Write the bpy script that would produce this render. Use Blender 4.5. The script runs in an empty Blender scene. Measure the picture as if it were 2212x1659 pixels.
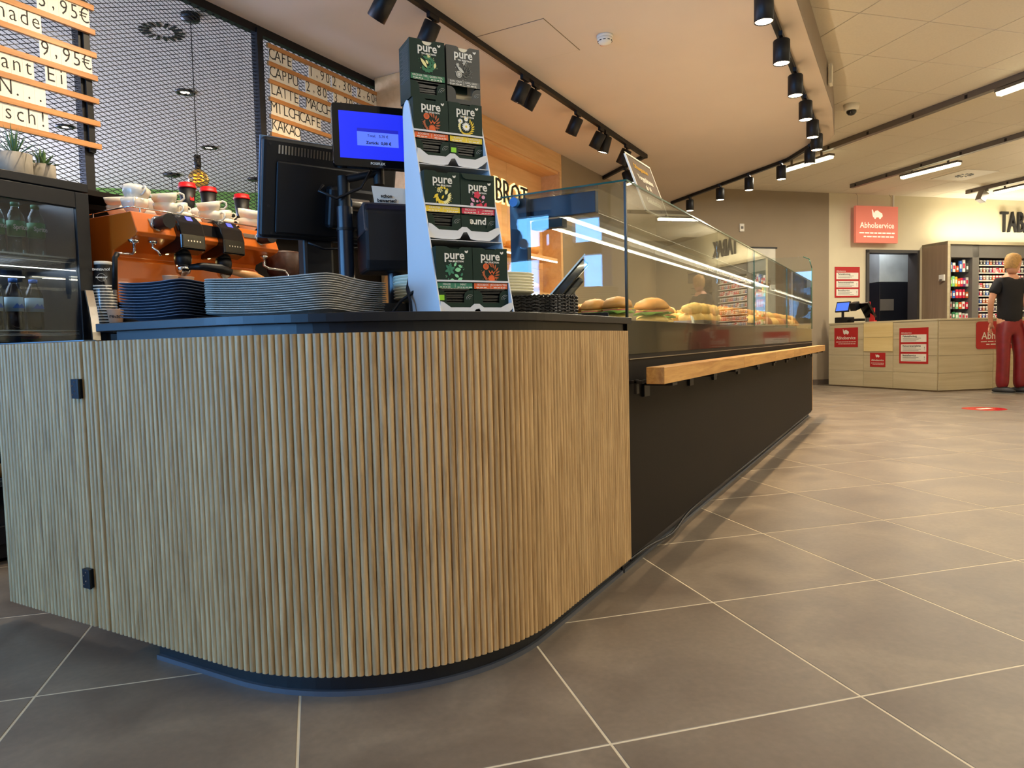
import bpy, math, random
from mathutils import Vector, Matrix, Euler
from math import sin, cos, pi, radians, sqrt, atan2

random.seed(7)
S = bpy.context.scene
COL = S.collection
# ------------------------------------------------------------------ camera
cam_d = bpy.data.cameras.new('camera')
cam_d.sensor_width = 36.0
cam_d.lens = 1520.0 / 2212.0 * 36.0
cam_d.clip_start = 0.05
cam = bpy.data.objects.new('camera', cam_d)
COL.objects.link(cam)
fwd = Vector((-0.4888, 0.8705, -0.0577)).normalized()
zax = Vector((-0.0, 0.0, 1.0))
_r = fwd.cross(zax).normalized(); _u = _r.cross(fwd)
ROLL = radians(1.40)
r2 = _r * cos(ROLL) - _u * sin(ROLL); u2 = _u * cos(ROLL) + _r * sin(ROLL)
cam.matrix_world = Matrix(((r2.x, u2.x, -fwd.x, 0), (r2.y, u2.y, -fwd.y, 0), (r2.z, u2.z, -fwd.z, 0.80), (0, 0, 0, 1)))
S.camera = cam
# ------------------------------------------------------------------ world, exposure
w = bpy.data.worlds.new('world'); S.world = w; w.use_nodes = True
bg = w.node_tree.nodes['Background']
bg.inputs[0].default_value = (0.10, 0.36, 0.90, 1); bg.inputs[1].default_value = 1.6
S.view_settings.view_transform = 'Standard'; S.view_settings.look = 'None'
S.view_settings.exposure = 0.08; S.view_settings.gamma = 1.0; S.view_settings.use_curve_mapping = False
WARM = (1.0, 0.74, 0.45); NEUT = (1.0, 0.90, 0.74); COOL = (0.17, 0.46, 1.0)
def light(name, kind, loc, energy, color, rot=(0, 0, 0), size=0.1, sizey=None, spot=None, blend=.5, parent=None, spread=None):
    d = bpy.data.lights.new(name, kind); d.energy = energy; d.color = color
    if kind == 'AREA':
        d.size = size
        if sizey: d.shape = 'RECTANGLE'; d.size_y = sizey
        if spread: d.spread = spread
    elif kind == 'SPOT':
        d.shadow_soft_size = size; d.spot_size = spot; d.spot_blend = blend
    else: d.shadow_soft_size = size
    o = bpy.data.objects.new(name, d); o.location = loc; o.rotation_euler = rot
    COL.objects.link(o); o.parent = parent
    return o
# daylight entering through the window front behind the camera
light('daylight_window', 'AREA', (-5.2, -4.55, 1.7), 1150, COOL, (radians(90), 0, radians(0)), 7.4, 2.6)
light('cafe_fill_light', 'AREA', (-9.8, 1.5, 1.6), 820, (0.56, 0.64, 1.0), (radians(90), 0, radians(-90)), 6.0, 2.4)  # added cool fill inside the cafe; no window stands here

# ------------------------------------------------------------------ materials
def lin(c):
    return tuple(((v / 255.) / 12.92 if v / 255. <= .04045 else (((v / 255.) + .055) / 1.055) ** 2.4) for v in c)
MATS = {}
def mat(name, rgb, rough=.5, metal=0., var=.08, scale=6., stretch=(1, 1, 1), bump=0., coat=0., spec=.5, emit=0., alpha=None, rand=0., detail=4.):
    if name in MATS: return MATS[name]
    m = bpy.data.materials.new(name); m.use_nodes = True
    nt = m.node_tree; N = nt.nodes; L = nt.links
    b = N['Principled BSDF']
    c = lin(rgb)
    b.inputs['Base Color'].default_value = (*c, 1); b.inputs['Roughness'].default_value = rough
    b.inputs['Metallic'].default_value = metal; b.inputs['Specular IOR Level'].default_value = spec
    b.inputs['Coat Weight'].default_value = coat
    if var > 0 or bump > 0:
        tc = N.new('ShaderNodeTexCoord'); mp = N.new('ShaderNodeMapping'); nz = N.new('ShaderNodeTexNoise')
        oi = N.new('ShaderNodeObjectInfo'); ad = N.new('ShaderNodeVectorMath'); ad.operation = 'ADD'
        ml = N.new('ShaderNodeMath'); ml.operation = 'MULTIPLY'; ml.inputs[1].default_value = 37.
        L.new(oi.outputs['Random'], ml.inputs[0])
        L.new(tc.outputs['Object'], ad.inputs[0]); L.new(ml.outputs[0], ad.inputs[1])
        mp.inputs['Scale'].default_value = stretch
        L.new(ad.outputs[0], mp.inputs[0]); L.new(mp.outputs[0], nz.inputs['Vector'])
        nz.inputs['Scale'].default_value = scale; nz.inputs['Detail'].default_value = detail
        cr = N.new('ShaderNodeMapRange'); cr.inputs['From Min'].default_value = .3; cr.inputs['From Max'].default_value = .7
        cr.inputs['To Min'].default_value = 1 - var; cr.inputs['To Max'].default_value = 1 + var
        L.new(nz.outputs[0], cr.inputs['Value'])
        fac = cr.outputs[0]
        if rand > 0:
            rr = N.new('ShaderNodeMapRange'); rr.inputs['To Min'].default_value = 1 - rand; rr.inputs['To Max'].default_value = 1 + rand
            L.new(oi.outputs['Random'], rr.inputs['Value'])
            mm = N.new('ShaderNodeMath'); mm.operation = 'MULTIPLY'; L.new(fac, mm.inputs[0]); L.new(rr.outputs[0], mm.inputs[1]); fac = mm.outputs[0]
        vm = N.new('ShaderNodeVectorMath'); vm.operation = 'SCALE'; vm.inputs[0].default_value = c
        L.new(fac, vm.inputs['Scale']); L.new(vm.outputs[0], b.inputs['Base Color'])
        if bump > 0:
            bp = N.new('ShaderNodeBump'); bp.inputs['Strength'].default_value = bump; bp.inputs['Distance'].default_value = .002
            L.new(nz.outputs[0], bp.inputs['Height']); L.new(bp.outputs[0], b.inputs['Normal'])
    if emit > 0:
        b.inputs['Emission Color'].default_value = (*c, 1); b.inputs['Emission Strength'].default_value = emit
    MATS[name] = m
    return m
def wood(name, rgb, rgb2, rough=.5, axis=2, scale=40, rand=.1, fine=1.0):
    if name in MATS: return MATS[name]
    m = mat(name, rgb, rough, var=0)
    nt = m.node_tree; N = nt.nodes; L = nt.links; b = N['Principled BSDF']
    tc = N.new('ShaderNodeTexCoord'); mp = N.new('ShaderNodeMapping'); nz = N.new('ShaderNodeTexNoise'); oi = N.new('ShaderNodeObjectInfo')
    ml = N.new('ShaderNodeMath'); ml.operation = 'MULTIPLY'; ml.inputs[1].default_value = 53.
    ad = N.new('ShaderNodeVectorMath'); ad.operation = 'ADD'
    L.new(oi.outputs['Random'], ml.inputs[0]); L.new(tc.outputs['Object'], ad.inputs[0]); L.new(ml.outputs[0], ad.inputs[1])
    sc = [1, 1, 1]; sc[axis] = .06; mp.inputs['Scale'].default_value = sc
    L.new(ad.outputs[0], mp.inputs[0]); L.new(mp.outputs[0], nz.inputs['Vector'])
    nz.inputs['Scale'].default_value = scale; nz.inputs['Detail'].default_value = 6; nz.inputs['Roughness'].default_value = .65
    nz.inputs['Distortion'].default_value = .6 * fine
    cr = N.new('ShaderNodeValToRGB'); cr.color_ramp.elements[0].position = .32; cr.color_ramp.elements[1].position = .68
    cr.color_ramp.elements[0].color = (*lin(rgb2), 1); cr.color_ramp.elements[1].color = (*lin(rgb), 1)
    L.new(nz.outputs[0], cr.inputs[0])
    rr = N.new('ShaderNodeMapRange'); rr.inputs['To Min'].default_value = 1 - rand; rr.inputs['To Max'].default_value = 1 + rand
    L.new(oi.outputs['Random'], rr.inputs['Value'])
    vm = N.new('ShaderNodeVectorMath'); vm.operation = 'SCALE'; L.new(cr.outputs[0], vm.inputs[0]); L.new(rr.outputs[0], vm.inputs['Scale'])
    L.new(vm.outputs[0], b.inputs['Base Color'])
    bp = N.new('ShaderNodeBump'); bp.inputs['Strength'].default_value = .25; bp.inputs['Distance'].default_value = .001
    L.new(nz.outputs[0], bp.inputs['Height']); L.new(bp.outputs[0], b.inputs['Normal'])
    return m
def glass(name, tint=(.97, 1, .985), rough=0., refl=1.0):
    if name in MATS: return MATS[name]
    m = bpy.data.materials.new(name); m.use_nodes = True; nt = m.node_tree; N = nt.nodes; L = nt.links
    N.remove(N['Principled BSDF']); out = N['Material Output']
    t = N.new('ShaderNodeBsdfTransparent'); t.inputs[0].default_value = (*tint, 1)
    g = N.new('ShaderNodeBsdfGlossy'); g.inputs['Roughness'].default_value = rough
    lw = N.new('ShaderNodeLayerWeight'); lw.inputs[0].default_value = .5
    pw = N.new('ShaderNodeMath'); pw.operation = 'POWER'; pw.inputs[1].default_value = 5.; L.new(lw.outputs['Facing'], pw.inputs[0])
    fr = N.new('ShaderNodeMath'); fr.operation = 'MULTIPLY_ADD'; fr.inputs[1].default_value = .95; fr.inputs[2].default_value = .045; L.new(pw.outputs[0], fr.inputs[0])
    mu = N.new('ShaderNodeMath'); mu.operation = 'MULTIPLY'; mu.inputs[1].default_value = refl; mu.use_clamp = True
    mx = N.new('ShaderNodeMixShader')
    L.new(fr.outputs[0], mu.inputs[0]); L.new(mu.outputs[0], mx.inputs[0]); L.new(t.outputs[0], mx.inputs[1]); L.new(g.outputs[0], mx.inputs[2])
    L.new(mx.outputs[0], out.inputs[0]); MATS[name] = m
    return m
def emis(name, rgb, k):
    return mat(name, rgb, .5, var=0, emit=k)

def floor_mat():
    m = mat('tile_stone', (124, 114, 101), .42, var=0)
    nt = m.node_tree; N = nt.nodes; L = nt.links; b = N['Principled BSDF']
    tc = N.new('ShaderNodeTexCoord'); oi = N.new('ShaderNodeObjectInfo')
    ml = N.new('ShaderNodeMath'); ml.operation = 'MULTIPLY'; ml.inputs[1].default_value = 91.
    ad = N.new('ShaderNodeVectorMath'); ad.operation = 'ADD'
    L.new(oi.outputs['Random'], ml.inputs[0]); L.new(tc.outputs['Object'], ad.inputs[0]); L.new(ml.outputs[0], ad.inputs[1])
    n1 = N.new('ShaderNodeTexNoise'); n1.inputs['Scale'].default_value = 3.2; n1.inputs['Detail'].default_value = 8; n1.inputs['Distortion'].default_value = .8
    n2 = N.new('ShaderNodeTexNoise'); n2.inputs['Scale'].default_value = 60; n2.inputs['Detail'].default_value = 4
    L.new(ad.outputs[0], n1.inputs['Vector']); L.new(ad.outputs[0], n2.inputs['Vector'])
    cr = N.new('ShaderNodeValToRGB'); e = cr.color_ramp.elements
    e[0].position = .3; e[0].color = (*lin((98, 86, 74)), 1); e[1].position = .72; e[1].color = (*lin((130, 117, 100)), 1)
    k = e.new(.5); k.color = (*lin((112, 100, 86)), 1)
    L.new(n1.outputs[0], cr.inputs[0])
    mr = N.new('ShaderNodeMapRange'); mr.inputs['From Min'].default_value = .3; mr.inputs['From Max'].default_value = .7
    mr.inputs['To Min'].default_value = .92; mr.inputs['To Max'].default_value = 1.07; L.new(n2.outputs[0], mr.inputs['Value'])
    vm = N.new('ShaderNodeVectorMath'); vm.operation = 'SCALE'; L.new(cr.outputs[0], vm.inputs[0]); L.new(mr.outputs[0], vm.inputs['Scale'])
    L.new(vm.outputs[0], b.inputs['Base Color'])
    r = N.new('ShaderNodeMapRange'); r.inputs['To Min'].default_value = .34; r.inputs['To Max'].default_value = .52; L.new(n1.outputs[0], r.inputs['Value'])
    L.new(r.outputs[0], b.inputs['Roughness'])
    bp = N.new('ShaderNodeBump'); bp.inputs['Strength'].default_value = .12; bp.inputs['Distance'].default_value = .001
    L.new(n2.outputs[0], bp.inputs['Height']); L.new(bp.outputs[0], b.inputs['Normal'])
    return m
TILE = floor_mat()
GROUT = mat('grout', (200, 187, 160), .8, var=.05, scale=30)
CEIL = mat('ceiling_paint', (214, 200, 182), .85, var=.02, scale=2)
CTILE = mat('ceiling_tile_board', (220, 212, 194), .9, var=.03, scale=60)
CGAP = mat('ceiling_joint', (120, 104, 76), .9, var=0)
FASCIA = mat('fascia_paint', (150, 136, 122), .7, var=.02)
WALLD = mat('wall_paint_taupe', (146, 131, 108), .85, var=.03, scale=3)
WALLL = mat('wall_paint_beige', (208, 198, 168), .85, var=.03, scale=3)
WALLG = mat('wall_paint_green', (118, 150, 62), .85, var=.04, scale=3)
WALLP = mat('wall_paint_plain', (150, 138, 124), .85, var=.03)
BLACK = mat('black_powdercoat', (14, 14, 16), .45, spec=.35, var=.05)
BLACKG = mat('black_gloss', (10, 10, 12), .12, var=0, coat=.4)
BLACKS = mat('black_laminate_brown', (24, 19, 15), .6, spec=.14, var=.06, scale=30)
TOPB = mat('worktop_laminate', (14, 16, 21), .36, spec=.4, var=.04, scale=20)
PLIN = mat('plinth_black', (16, 18, 22), .35, var=.05)
STRIP = mat('plinth_strip', (96, 100, 108), .4, metal=.5, var=.05)
SLAT = wood('slat_oak', (196, 165, 118), (146, 114, 72), .48, 2, 90, .09)
SLATB = wood('slat_backing', (120, 90, 56), (96, 70, 42), .7, 2, 60, .02)
RAILO = wood('rail_oak', (214, 166, 96), (176, 124, 62), .42, 1, 45, .05)
OAKY = wood('oak_strip', (196, 140, 82), (166, 112, 60), .45, 1, 50, .07)
PINE = wood('pine_board', (222, 180, 126), (206, 160, 106), .5, 1, 20, .05)
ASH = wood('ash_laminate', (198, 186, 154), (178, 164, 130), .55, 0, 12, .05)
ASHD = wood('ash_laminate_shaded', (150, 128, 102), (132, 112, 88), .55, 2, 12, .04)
STEEL = mat('brushed_steel', (176, 172, 166), .28, metal=1., var=.05, scale=40)
CHROME = mat('chrome', (220, 220, 222), .1, metal=1., var=0)
WHITE = mat('white_card', (226, 222, 208), .6, var=.03)
CARDB = mat('white_cardboard', (212, 212, 212), .55, var=.02)
INK = mat('ink_black', (28, 26, 26), .7, var=0)
PORC = mat('porcelain', (232, 224, 206), .18, var=.02, coat=.3)
PLATE = mat('porcelain_ivory', (226, 222, 196), .2, var=.02)
ORANGE = mat('orange_lacquer', (206, 104, 28), .32, var=.04, scale=4, coat=.2)
RED = mat('red_print', (176, 22, 26), .5, var=.02)
REDL = mat('red_lid', (205, 24, 28), .35, var=.02)
DGREEN = mat('carton_dark_green', (24, 44, 34), .55, spec=.2, var=.06, scale=20)
DGREY = mat('carton_dark_grey', (42, 43, 39), .5, var=.06, scale=20)
CREAM = mat('carton_inside', (222, 212, 184), .7, var=.02)
SACH = mat('sachet_foil', (18, 18, 18), .28, var=.3, scale=50)
GLASS = glass('clear_glass')
GLASSE = mat('glass_edge', (38, 92, 84), .1, var=0, spec=.8)
FRGLASS = glass('fridge_glass', (.62, .68, .76), 0, 1.2)
TRAYL = mat('tray_grey', (184, 180, 170), .5, var=.18, scale=300, detail=2)
TRAYD = mat('tray_slate', (78, 88, 106), .5, var=.12, scale=200)
WICK = mat('wicker_black', (22, 20, 19), .3, var=.1)
CONC = mat('concrete_pot', (150, 142, 128), .85, var=.15, scale=15)
LEAF = mat('succulent_leaf', (78, 108, 64), .5, var=.2)
BREAD = mat('bread_crust', (206, 140, 62), .6, var=.25, scale=18, bump=.3)
BREADL = mat('bread_light', (228, 184, 104), .6, var=.2, scale=22, bump=.3)
BREADD = mat('bread_brown', (160, 92, 50), .6, var=.25, scale=22, bump=.4)
LETT = mat('lettuce', (132, 164, 62), .5, var=.25, scale=30)
HAM = mat('ham', (206, 112, 90), .5, var=.15, scale=30)
CHEESE = mat('cheese', (240, 200, 80), .5, var=.05)
SKIN = mat('skin', (206, 150, 116), .55, var=.05)
HAIR = mat('hair_blond', (176, 136, 78), .7, var=.2, scale=60)
TSH = mat('black_cotton', (16, 16, 20), .85, var=.15, scale=20)
PANTS = mat('red_satin', (122, 22, 28), .4, var=.15, scale=14)
SHOE = mat('shoe_black', (34, 34, 36), .6, var=.2, scale=30)
GREYM = mat('grey_metal', (112, 104, 94), .4, metal=.3, var=.03)
GREYP = mat('grey_panel', (112, 108, 100), .6, var=.04)
PLASTB = mat('black_plastic', (13, 14, 18), .42, spec=.35, var=.06, scale=30)
LAMP = emis('lamp_lens', (255, 240, 214), 9.)
TUBE = emis('tube_light', (255, 244, 196), 7.)
LEDM = emis('led_strip', (255, 246, 214), 9.)
SCRB = emis('screen_blue', (24, 40, 214), .85)
SCRD = emis('screen_dialog', (84, 110, 232), .9)
COLR = {k: mat('print_' + k, v, .55, var=.04) for k, v in dict(
    orange=(222, 92, 30), rust=(172, 84, 40), yellow=(228, 196, 40), lemon=(232, 222, 150), white=(236, 234, 222), green=(30, 112, 70),
    mint=(132, 206, 150), teal=(40, 116, 86), red=(206, 34, 66), pink=(216, 150, 176), grey=(92, 92, 84), silver=(186, 184, 172), leaf=(60, 140, 70),
    bright=(140, 210, 40), blue=(60, 110, 190), dkgrey=(74, 74, 66), purple=(110, 50, 110)).items()}

# ------------------------------------------------------------------ mesh builder
class MB:
    def __init__(s): s.v = []; s.f = []; s.m = []; s.s = []
    def add(s, vs, fs, mi=0, smooth=False, T=None):
        n = len(s.v)
        s.v += [tuple(T @ Vector(v)) for v in vs] if T else [tuple(v) for v in vs]
        s.f += [tuple(n + i for i in f) for f in fs]; s.m += [mi] * len(fs); s.s += [smooth] * len(fs)
        return s
    def box(s, x0, x1, y0, y1, z0, z1, mi=0, T=None):
        return s.add([(x0, y0, z0), (x1, y0, z0), (x1, y1, z0), (x0, y1, z0), (x0, y0, z1), (x1, y0, z1), (x1, y1, z1), (x0, y1, z1)],
                     [(0, 3, 2, 1), (4, 5, 6, 7), (0, 1, 5, 4), (1, 2, 6, 5), (2, 3, 7, 6), (3, 0, 4, 7)], mi, False, T)
    def lathe(s, prof, n=20, mi=0, T=None, sx=1., sy=1., smooth=True):
        vs = []; fs = []
        for r, z in prof:
            for k in range(n): a = 2 * pi * k / n; vs.append((r * cos(a) * sx, r * sin(a) * sy, z))
        for j in range(len(prof) - 1):
            for k in range(n):
                a = j * n + k; b = j * n + (k + 1) % n; fs.append((a, b, b + n, a + n))
        if prof[0][0] > 1e-6: fs.append(tuple(reversed(range(n))))
        if prof[-1][0] > 1e-6: fs.append(tuple((len(prof) - 1) * n + k for k in range(n)))
        return s.add(vs, fs, mi, smooth, T)
    def cyl(s, p0, p1, r0, r1=None, n=14, mi=0, smooth=True):
        r1 = r0 if r1 is None else r1
        p0 = Vector(p0); p1 = Vector(p1); d = p1 - p0
        q = Vector((0, 0, 1)).rotation_difference(d.normalized()) if d.length > 0 else Vector((0, 0, 1)).rotation_difference(Vector((0, 0, 1)))
        T = Matrix.Translation(p0) @ q.to_matrix().to_4x4()
        vs = []; fs = []
        for k in range(n): a = 2 * pi * k / n; vs.append((r0 * cos(a), r0 * sin(a), 0))
        for k in range(n): a = 2 * pi * k / n; vs.append((r1 * cos(a), r1 * sin(a), d.length))
        for k in range(n): j = (k + 1) % n; fs.append((k, j, n + j, n + k))
        s.add(vs, fs, mi, smooth, T)
        s.add(vs[:n], [tuple(reversed(range(n)))], mi, False, T); s.add(vs[n:], [tuple(range(n))], mi, False, T)
        return s
    def tube(s, pts, r, n=8, mi=0, closed=False):
        P = [Vector(p) for p in pts]; m = len(P); vs = []; fs = []; prev = None
        for i, p in enumerate(P):
            if closed: t = (P[(i + 1) % m] - P[i - 1])
            else: t = P[min(i + 1, m - 1)] - P[max(i - 1, 0)]
            t.normalize()
            ref = prev if prev else (Vector((0, 0, 1)) if abs(t.z) < .9 else Vector((1, 0, 0)))
            u = (ref - t * ref.dot(t)).normalized(); prev = u; v = t.cross(u)
            rr = r[i] if isinstance(r, (list, tuple)) else r
            for k in range(n): a = 2 * pi * k / n; vs.append(tuple(p + u * cos(a) * rr + v * sin(a) * rr))
        for i in range(m if closed else m - 1):
            for k in range(n):
                j = (k + 1) % n; a = i * n; b = ((i + 1) % m) * n; fs.append((a + k, a + j, b + j, b + k))
        if not closed: fs.append(tuple(reversed(range(n)))); fs.append(tuple((m - 1) * n + k for k in range(n)))
        return s.add(vs, fs, mi, True)
    def prism(s, pts, h0, h1, axis='z', mi=0, T=None):
        """polygon pts (a,b) extruded from h0 to h1 along axis; axis x -> (h,a,b), y -> (a,h,b), z -> (a,b,h)"""
        def P(a, b, h): return {'x': (h, a, b), 'y': (a, h, b), 'z': (a, b, h)}[axis]
        n = len(pts); vs = [P(a, b, h0) for a, b in pts] + [P(a, b, h1) for a, b in pts]
        fs = [tuple(range(n)), tuple(reversed(range(n, 2 * n)))] + [(k, n + k, n + (k + 1) % n, (k + 1) % n) for k in range(n)]
        return s.add(vs, fs, mi, False, T)
    def mesh(s, name, mats):
        me = bpy.data.meshes.new(name); me.from_pydata(s.v, [], s.f)
        for m in (mats if isinstance(mats, (list, tuple)) else [mats]): me.materials.append(m)
        me.polygons.foreach_set('material_index', s.m); me.polygons.foreach_set('use_smooth', s.s)
        import bmesh
        bm = bmesh.new(); bm.from_mesh(me); bmesh.ops.recalc_face_normals(bm, faces=bm.faces); bm.to_mesh(me); bm.free()
        me.update(); return me
    def obj(s, name, mats, parent=None, loc=(0, 0, 0), rot=(0, 0, 0), bev=0, label=None):
        return put(name, s.mesh(name, mats), parent, loc, rot, bev, label)
def put(name, me, parent=None, loc=(0, 0, 0), rot=(0, 0, 0), bev=0, label=None):
    o = bpy.data.objects.new(name, me); COL.objects.link(o); o.parent = parent; o.location = loc; o.rotation_euler = rot
    if bev:
        b = o.modifiers.new('b', 'BEVEL'); b.width = bev; b.segments = 2; b.limit_method = 'ANGLE'
    if label: o['label'] = label
    return o
def tag(o, label, cat, group=None, kind=None):
    o['label'] = label; o['category'] = cat
    if group: o['group'] = group
    if kind: o['kind'] = kind
    return o
def thing(name, label, cat, loc=(0, 0, 0), rz=0., group=None, rot=None):
    o = bpy.data.objects.new(name, None); COL.objects.link(o); o.location = loc
    o.rotation_euler = rot if rot else (0, 0, rz); o.empty_display_size = .05
    return tag(o, label, cat, group)
def struct(o): o['kind'] = 'structure'; return o
def dup(root, loc=None, rot=None, label=None, group=None):
    def cp(o, par):
        c = o.copy(); COL.objects.link(c)
        if par: c.parent = par
        for ch in o.children: cp(ch, c)
        return c
    r = cp(root, None)
    if loc is not None: r.location = loc
    if rot is not None: r.rotation_euler = rot
    if label: r['label'] = label
    if group: r['group'] = group
    return r
_TC = {}
def txt(body, size, m, parent, loc, rot, name='lettering', ext=.0003, bold=0., align='CENTER', sx=1., label=None, shear=0.):
    key = (body, size, ext, bold, align, m.name, sx, shear)
    if key not in _TC:
        c = bpy.data.curves.new('t', 'FONT'); c.body = body; c.size = size; c.extrude = ext; c.offset = bold; c.align_x = align; c.align_y = 'CENTER'
        c.resolution_u = 2; c.shear = shear
        t = bpy.data.objects.new('t', c); COL.objects.link(t)
        me = bpy.data.meshes.new_from_object(t); bpy.data.objects.remove(t)
        me.materials.clear(); me.materials.append(m)
        if sx != 1.:
            for v in me.vertices: v.co.x *= sx
        _TC[key] = me
    return put(name, _TC[key], parent, loc, rot, label=label)
FY = (radians(90), 0, 0)            # faces -Y
FX = (radians(90), 0, radians(90))  # faces +X
ORD = 'first second third fourth fifth sixth seventh eighth ninth tenth eleventh twelfth thirteenth fourteenth fifteenth sixteenth seventeenth eighteenth nineteenth twentieth'.split()
def rrect(w, h, r, n=5, cx=0, cy=0):
    p = []
    for sx, sy, a0 in ((1, 1, 0), (-1, 1, 90), (-1, -1, 180), (1, -1, 270)):
        for k in range(n + 1):
            a = radians(a0 + 90 * k / n); p.append((cx + sx * (w / 2 - r) + r * cos(a), cy + sy * (h / 2 - r) + r * sin(a)))
    return p

# ================================================================== SETTING
def inview(x, y, z, m=.03):
    p = Vector((x, y, z - .8)); d = p.dot(fwd); 
    if d < .3: return False, d
    a = p.dot(r2) / d; b = p.dot(u2) / d
    return abs(a) < .7276 + m + .45 / d and abs(b) < .5457 + m + .45 / d, d
fb = MB().box(-12, 4, -4.3, 18, -.1, -.0009).obj('floor', GROUT); struct(fb)
tm = MB(); h = .2973
pts = [(-h, -h), (h, -h), (h, h), (-h, h)]
tm.add([(a, b, -.004) for a, b in pts] + [(a, b, -.0008) for a, b in pts] + [(a * .9955, b * .9955, 0) for a, b in pts],
       [(0, 1, 5, 4), (1, 2, 6, 5), (2, 3, 7, 6), (3, 0, 4, 7), (4, 5, 9, 8), (5, 6, 10, 9), (6, 7, 11, 10), (7, 4, 8, 11), (8, 9, 10, 11)])
tile_me = tm.mesh('floor_tile', TILE)
cand = []
HD = .42426
for k in range(-24, 12):
    for m_ in range(-12, 36):
        if (k + m_) % 2 == 0: continue
        x = -.083 + HD * k; y = 1.694 + HD * m_
        ok, d = inview(x, y, 0)
        if y > x + 13.9 or (-1.75 < x < -1.0 and 1.6 < y < 7.2) : continue
        cand.append((not ok, d, x, y))
cand.sort()
far = MB()
for i, (no, d, x, y) in enumerate(cand):
    if no and not (-3.4 < x < 3 and -3 < y < 5): continue
    if i < 285 and not no:
        put('floor_tile', tile_me, fb, (x, y, 0), (0, 0, radians(45)))
    elif abs(x) < 9:
        far.add([v.co for v in tile_me.vertices], [tuple(p.vertices) for p in tile_me.polygons], 0, False, Matrix.Translation((x, y, 0)) @ Matrix.Rotation(radians(45), 4, 'Z'))
fo = far.obj('distant_tiles', TILE, fb); fo['kind'] = 'stuff'
# high tiled ceiling
cb = MB().box(-12, 4, -4.3, 18, 3.108, 3.25).obj('ceiling', CGAP); struct(cb)
cm = MB(); h = .3095
cm.add([(a * h, b * h, .01) for a, b in ((-1, -1), (1, -1), (1, 1), (-1, 1))] + [(a * h, b * h, .002) for a, b in ((-1, -1), (1, -1), (1, 1), (-1, 1))] +
       [(a * (h - .003), b * (h - .003), 0) for a, b in ((-1, -1), (1, -1), (1, 1), (-1, 1))],
       [(0, 1, 5, 4), (1, 2, 6, 5), (2, 3, 7, 6), (3, 0, 4, 7), (4, 5, 9, 8), (5, 6, 10, 9), (6, 7, 11, 10), (7, 4, 8, 11), (8, 9, 10, 11)])
ctm = cm.mesh('ceiling_tile', CTILE)
HC = .44194; outer = MB(); n = 0
for k in range(-12, 10):
    for m_ in range(-24, 24):
        if (k + m_) % 2 == 0: continue
        x = -.31 + HC * k; y = 5.77 + HC * m_
        if x < -1.0 and y < 7.6 - x - 1.4: continue
        if y > x + 14.2 or x > 4 or x < -4: continue
        ok, d = inview(x, y, 3.1)
        if ok and n < 290: put('ceiling_tile', ctm, cb, (x, y, 3.1), (0, 0, radians(45))); n += 1
        elif y > -4: outer.add([v.co for v in ctm.vertices], [tuple(p.vertices) for p in ctm.polygons], 0, False, Matrix.Translation((x, y, 3.1)) @ Matrix.Rotation(radians(45), 4, 'Z'))
oo = outer.obj('outer_tiles', CTILE, cb); oo['kind'] = 'stuff'
# lowered plaster ceiling above the bakery counter and cafe
poly = [(-.60, -4.2), (-.60, 7.1), (-.66, 8.0), (-.78, 8.38), (-1.03, 8.59), (-3.03, 10.5), (-3.3, 10.8), (-11.8, 10.8), (-11.8, -4.2)]
lc = MB().prism(poly, 2.84, 3.12).obj('ceiling.001', [CEIL]); struct(lc)
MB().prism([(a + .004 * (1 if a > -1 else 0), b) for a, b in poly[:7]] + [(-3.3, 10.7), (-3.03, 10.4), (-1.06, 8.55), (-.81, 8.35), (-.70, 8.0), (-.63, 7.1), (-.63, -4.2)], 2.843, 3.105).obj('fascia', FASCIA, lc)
# access hatch, fine recessed outline with a panel
hm = MB().box(-2.60, -2.01, 4.10, 4.67, 2.8385, 2.8405).obj('hatch_frame', CGAP, lc)
MB().box(-2.596, -2.014, 4.104, 4.666, 2.837, 2.8395).obj('hatch_panel', CEIL, lc)
# walls
R45 = radians(45)
def wall45(name, m, x0, x1, off, th=.15, z0=0, z1=3.1, bev=0):
    # line y = x + 13.70, offset towards the room by off
    L0 = x0 * sqrt(2); L1 = x1 * sqrt(2)
    o = MB().box(L0, L1, -off, th, z0, z1).obj(name, m, None, (0, 13.70, 0), (0, 0, R45)); return struct(o)
wall45('wall_back_dark', WALLD, -3.45, -1.11, .0)
# light wall with a doorway from s=-.835 to .22 (x -.59..0.153)
S2 = sqrt(2)
wl = MB(); wl.box(-1.11 * S2, -.60 * S2, 0, .15, 0, 3.1); wl.box(-.60 * S2, .165 * S2, 0, .15, 2.19, 3.1); wl.box(.165 * S2, 4 * S2, 0, .15, 0, 3.1)
wallb = struct(wl.obj('wall_back', WALLL, None, (0, 13.70, 0), (0, 0, R45)))
gw = struct(MB().box(-11.8 * S2, -3.45 * S2, -.02, .15, 0, 2.9).obj('wall_cafe', WALLG, None, (0, 13.95, 0), (0, 0, R45)))
struct(MB().box(-3.7, -3.3, 7.10, 10.6, 0, 2.9).obj('wall_left', WALLD))
struct(MB().box(4, 4.15, -4.3, 18, 0, 3.2).obj('wall_right', WALLL))
struct(MB().box(-12, -11.85, -4.3, 3, 0, 3.2).obj('wall_cafe_end', WALLP))
bb = struct(MB().box(-3.3 * S2, -1.075 * S2, -.014, 0, 0, .09).obj('baseboard_back', mat('baseboard', (84, 72, 62), .6), None, (0, 13.70, 0), (0, 0, R45)))
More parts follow.
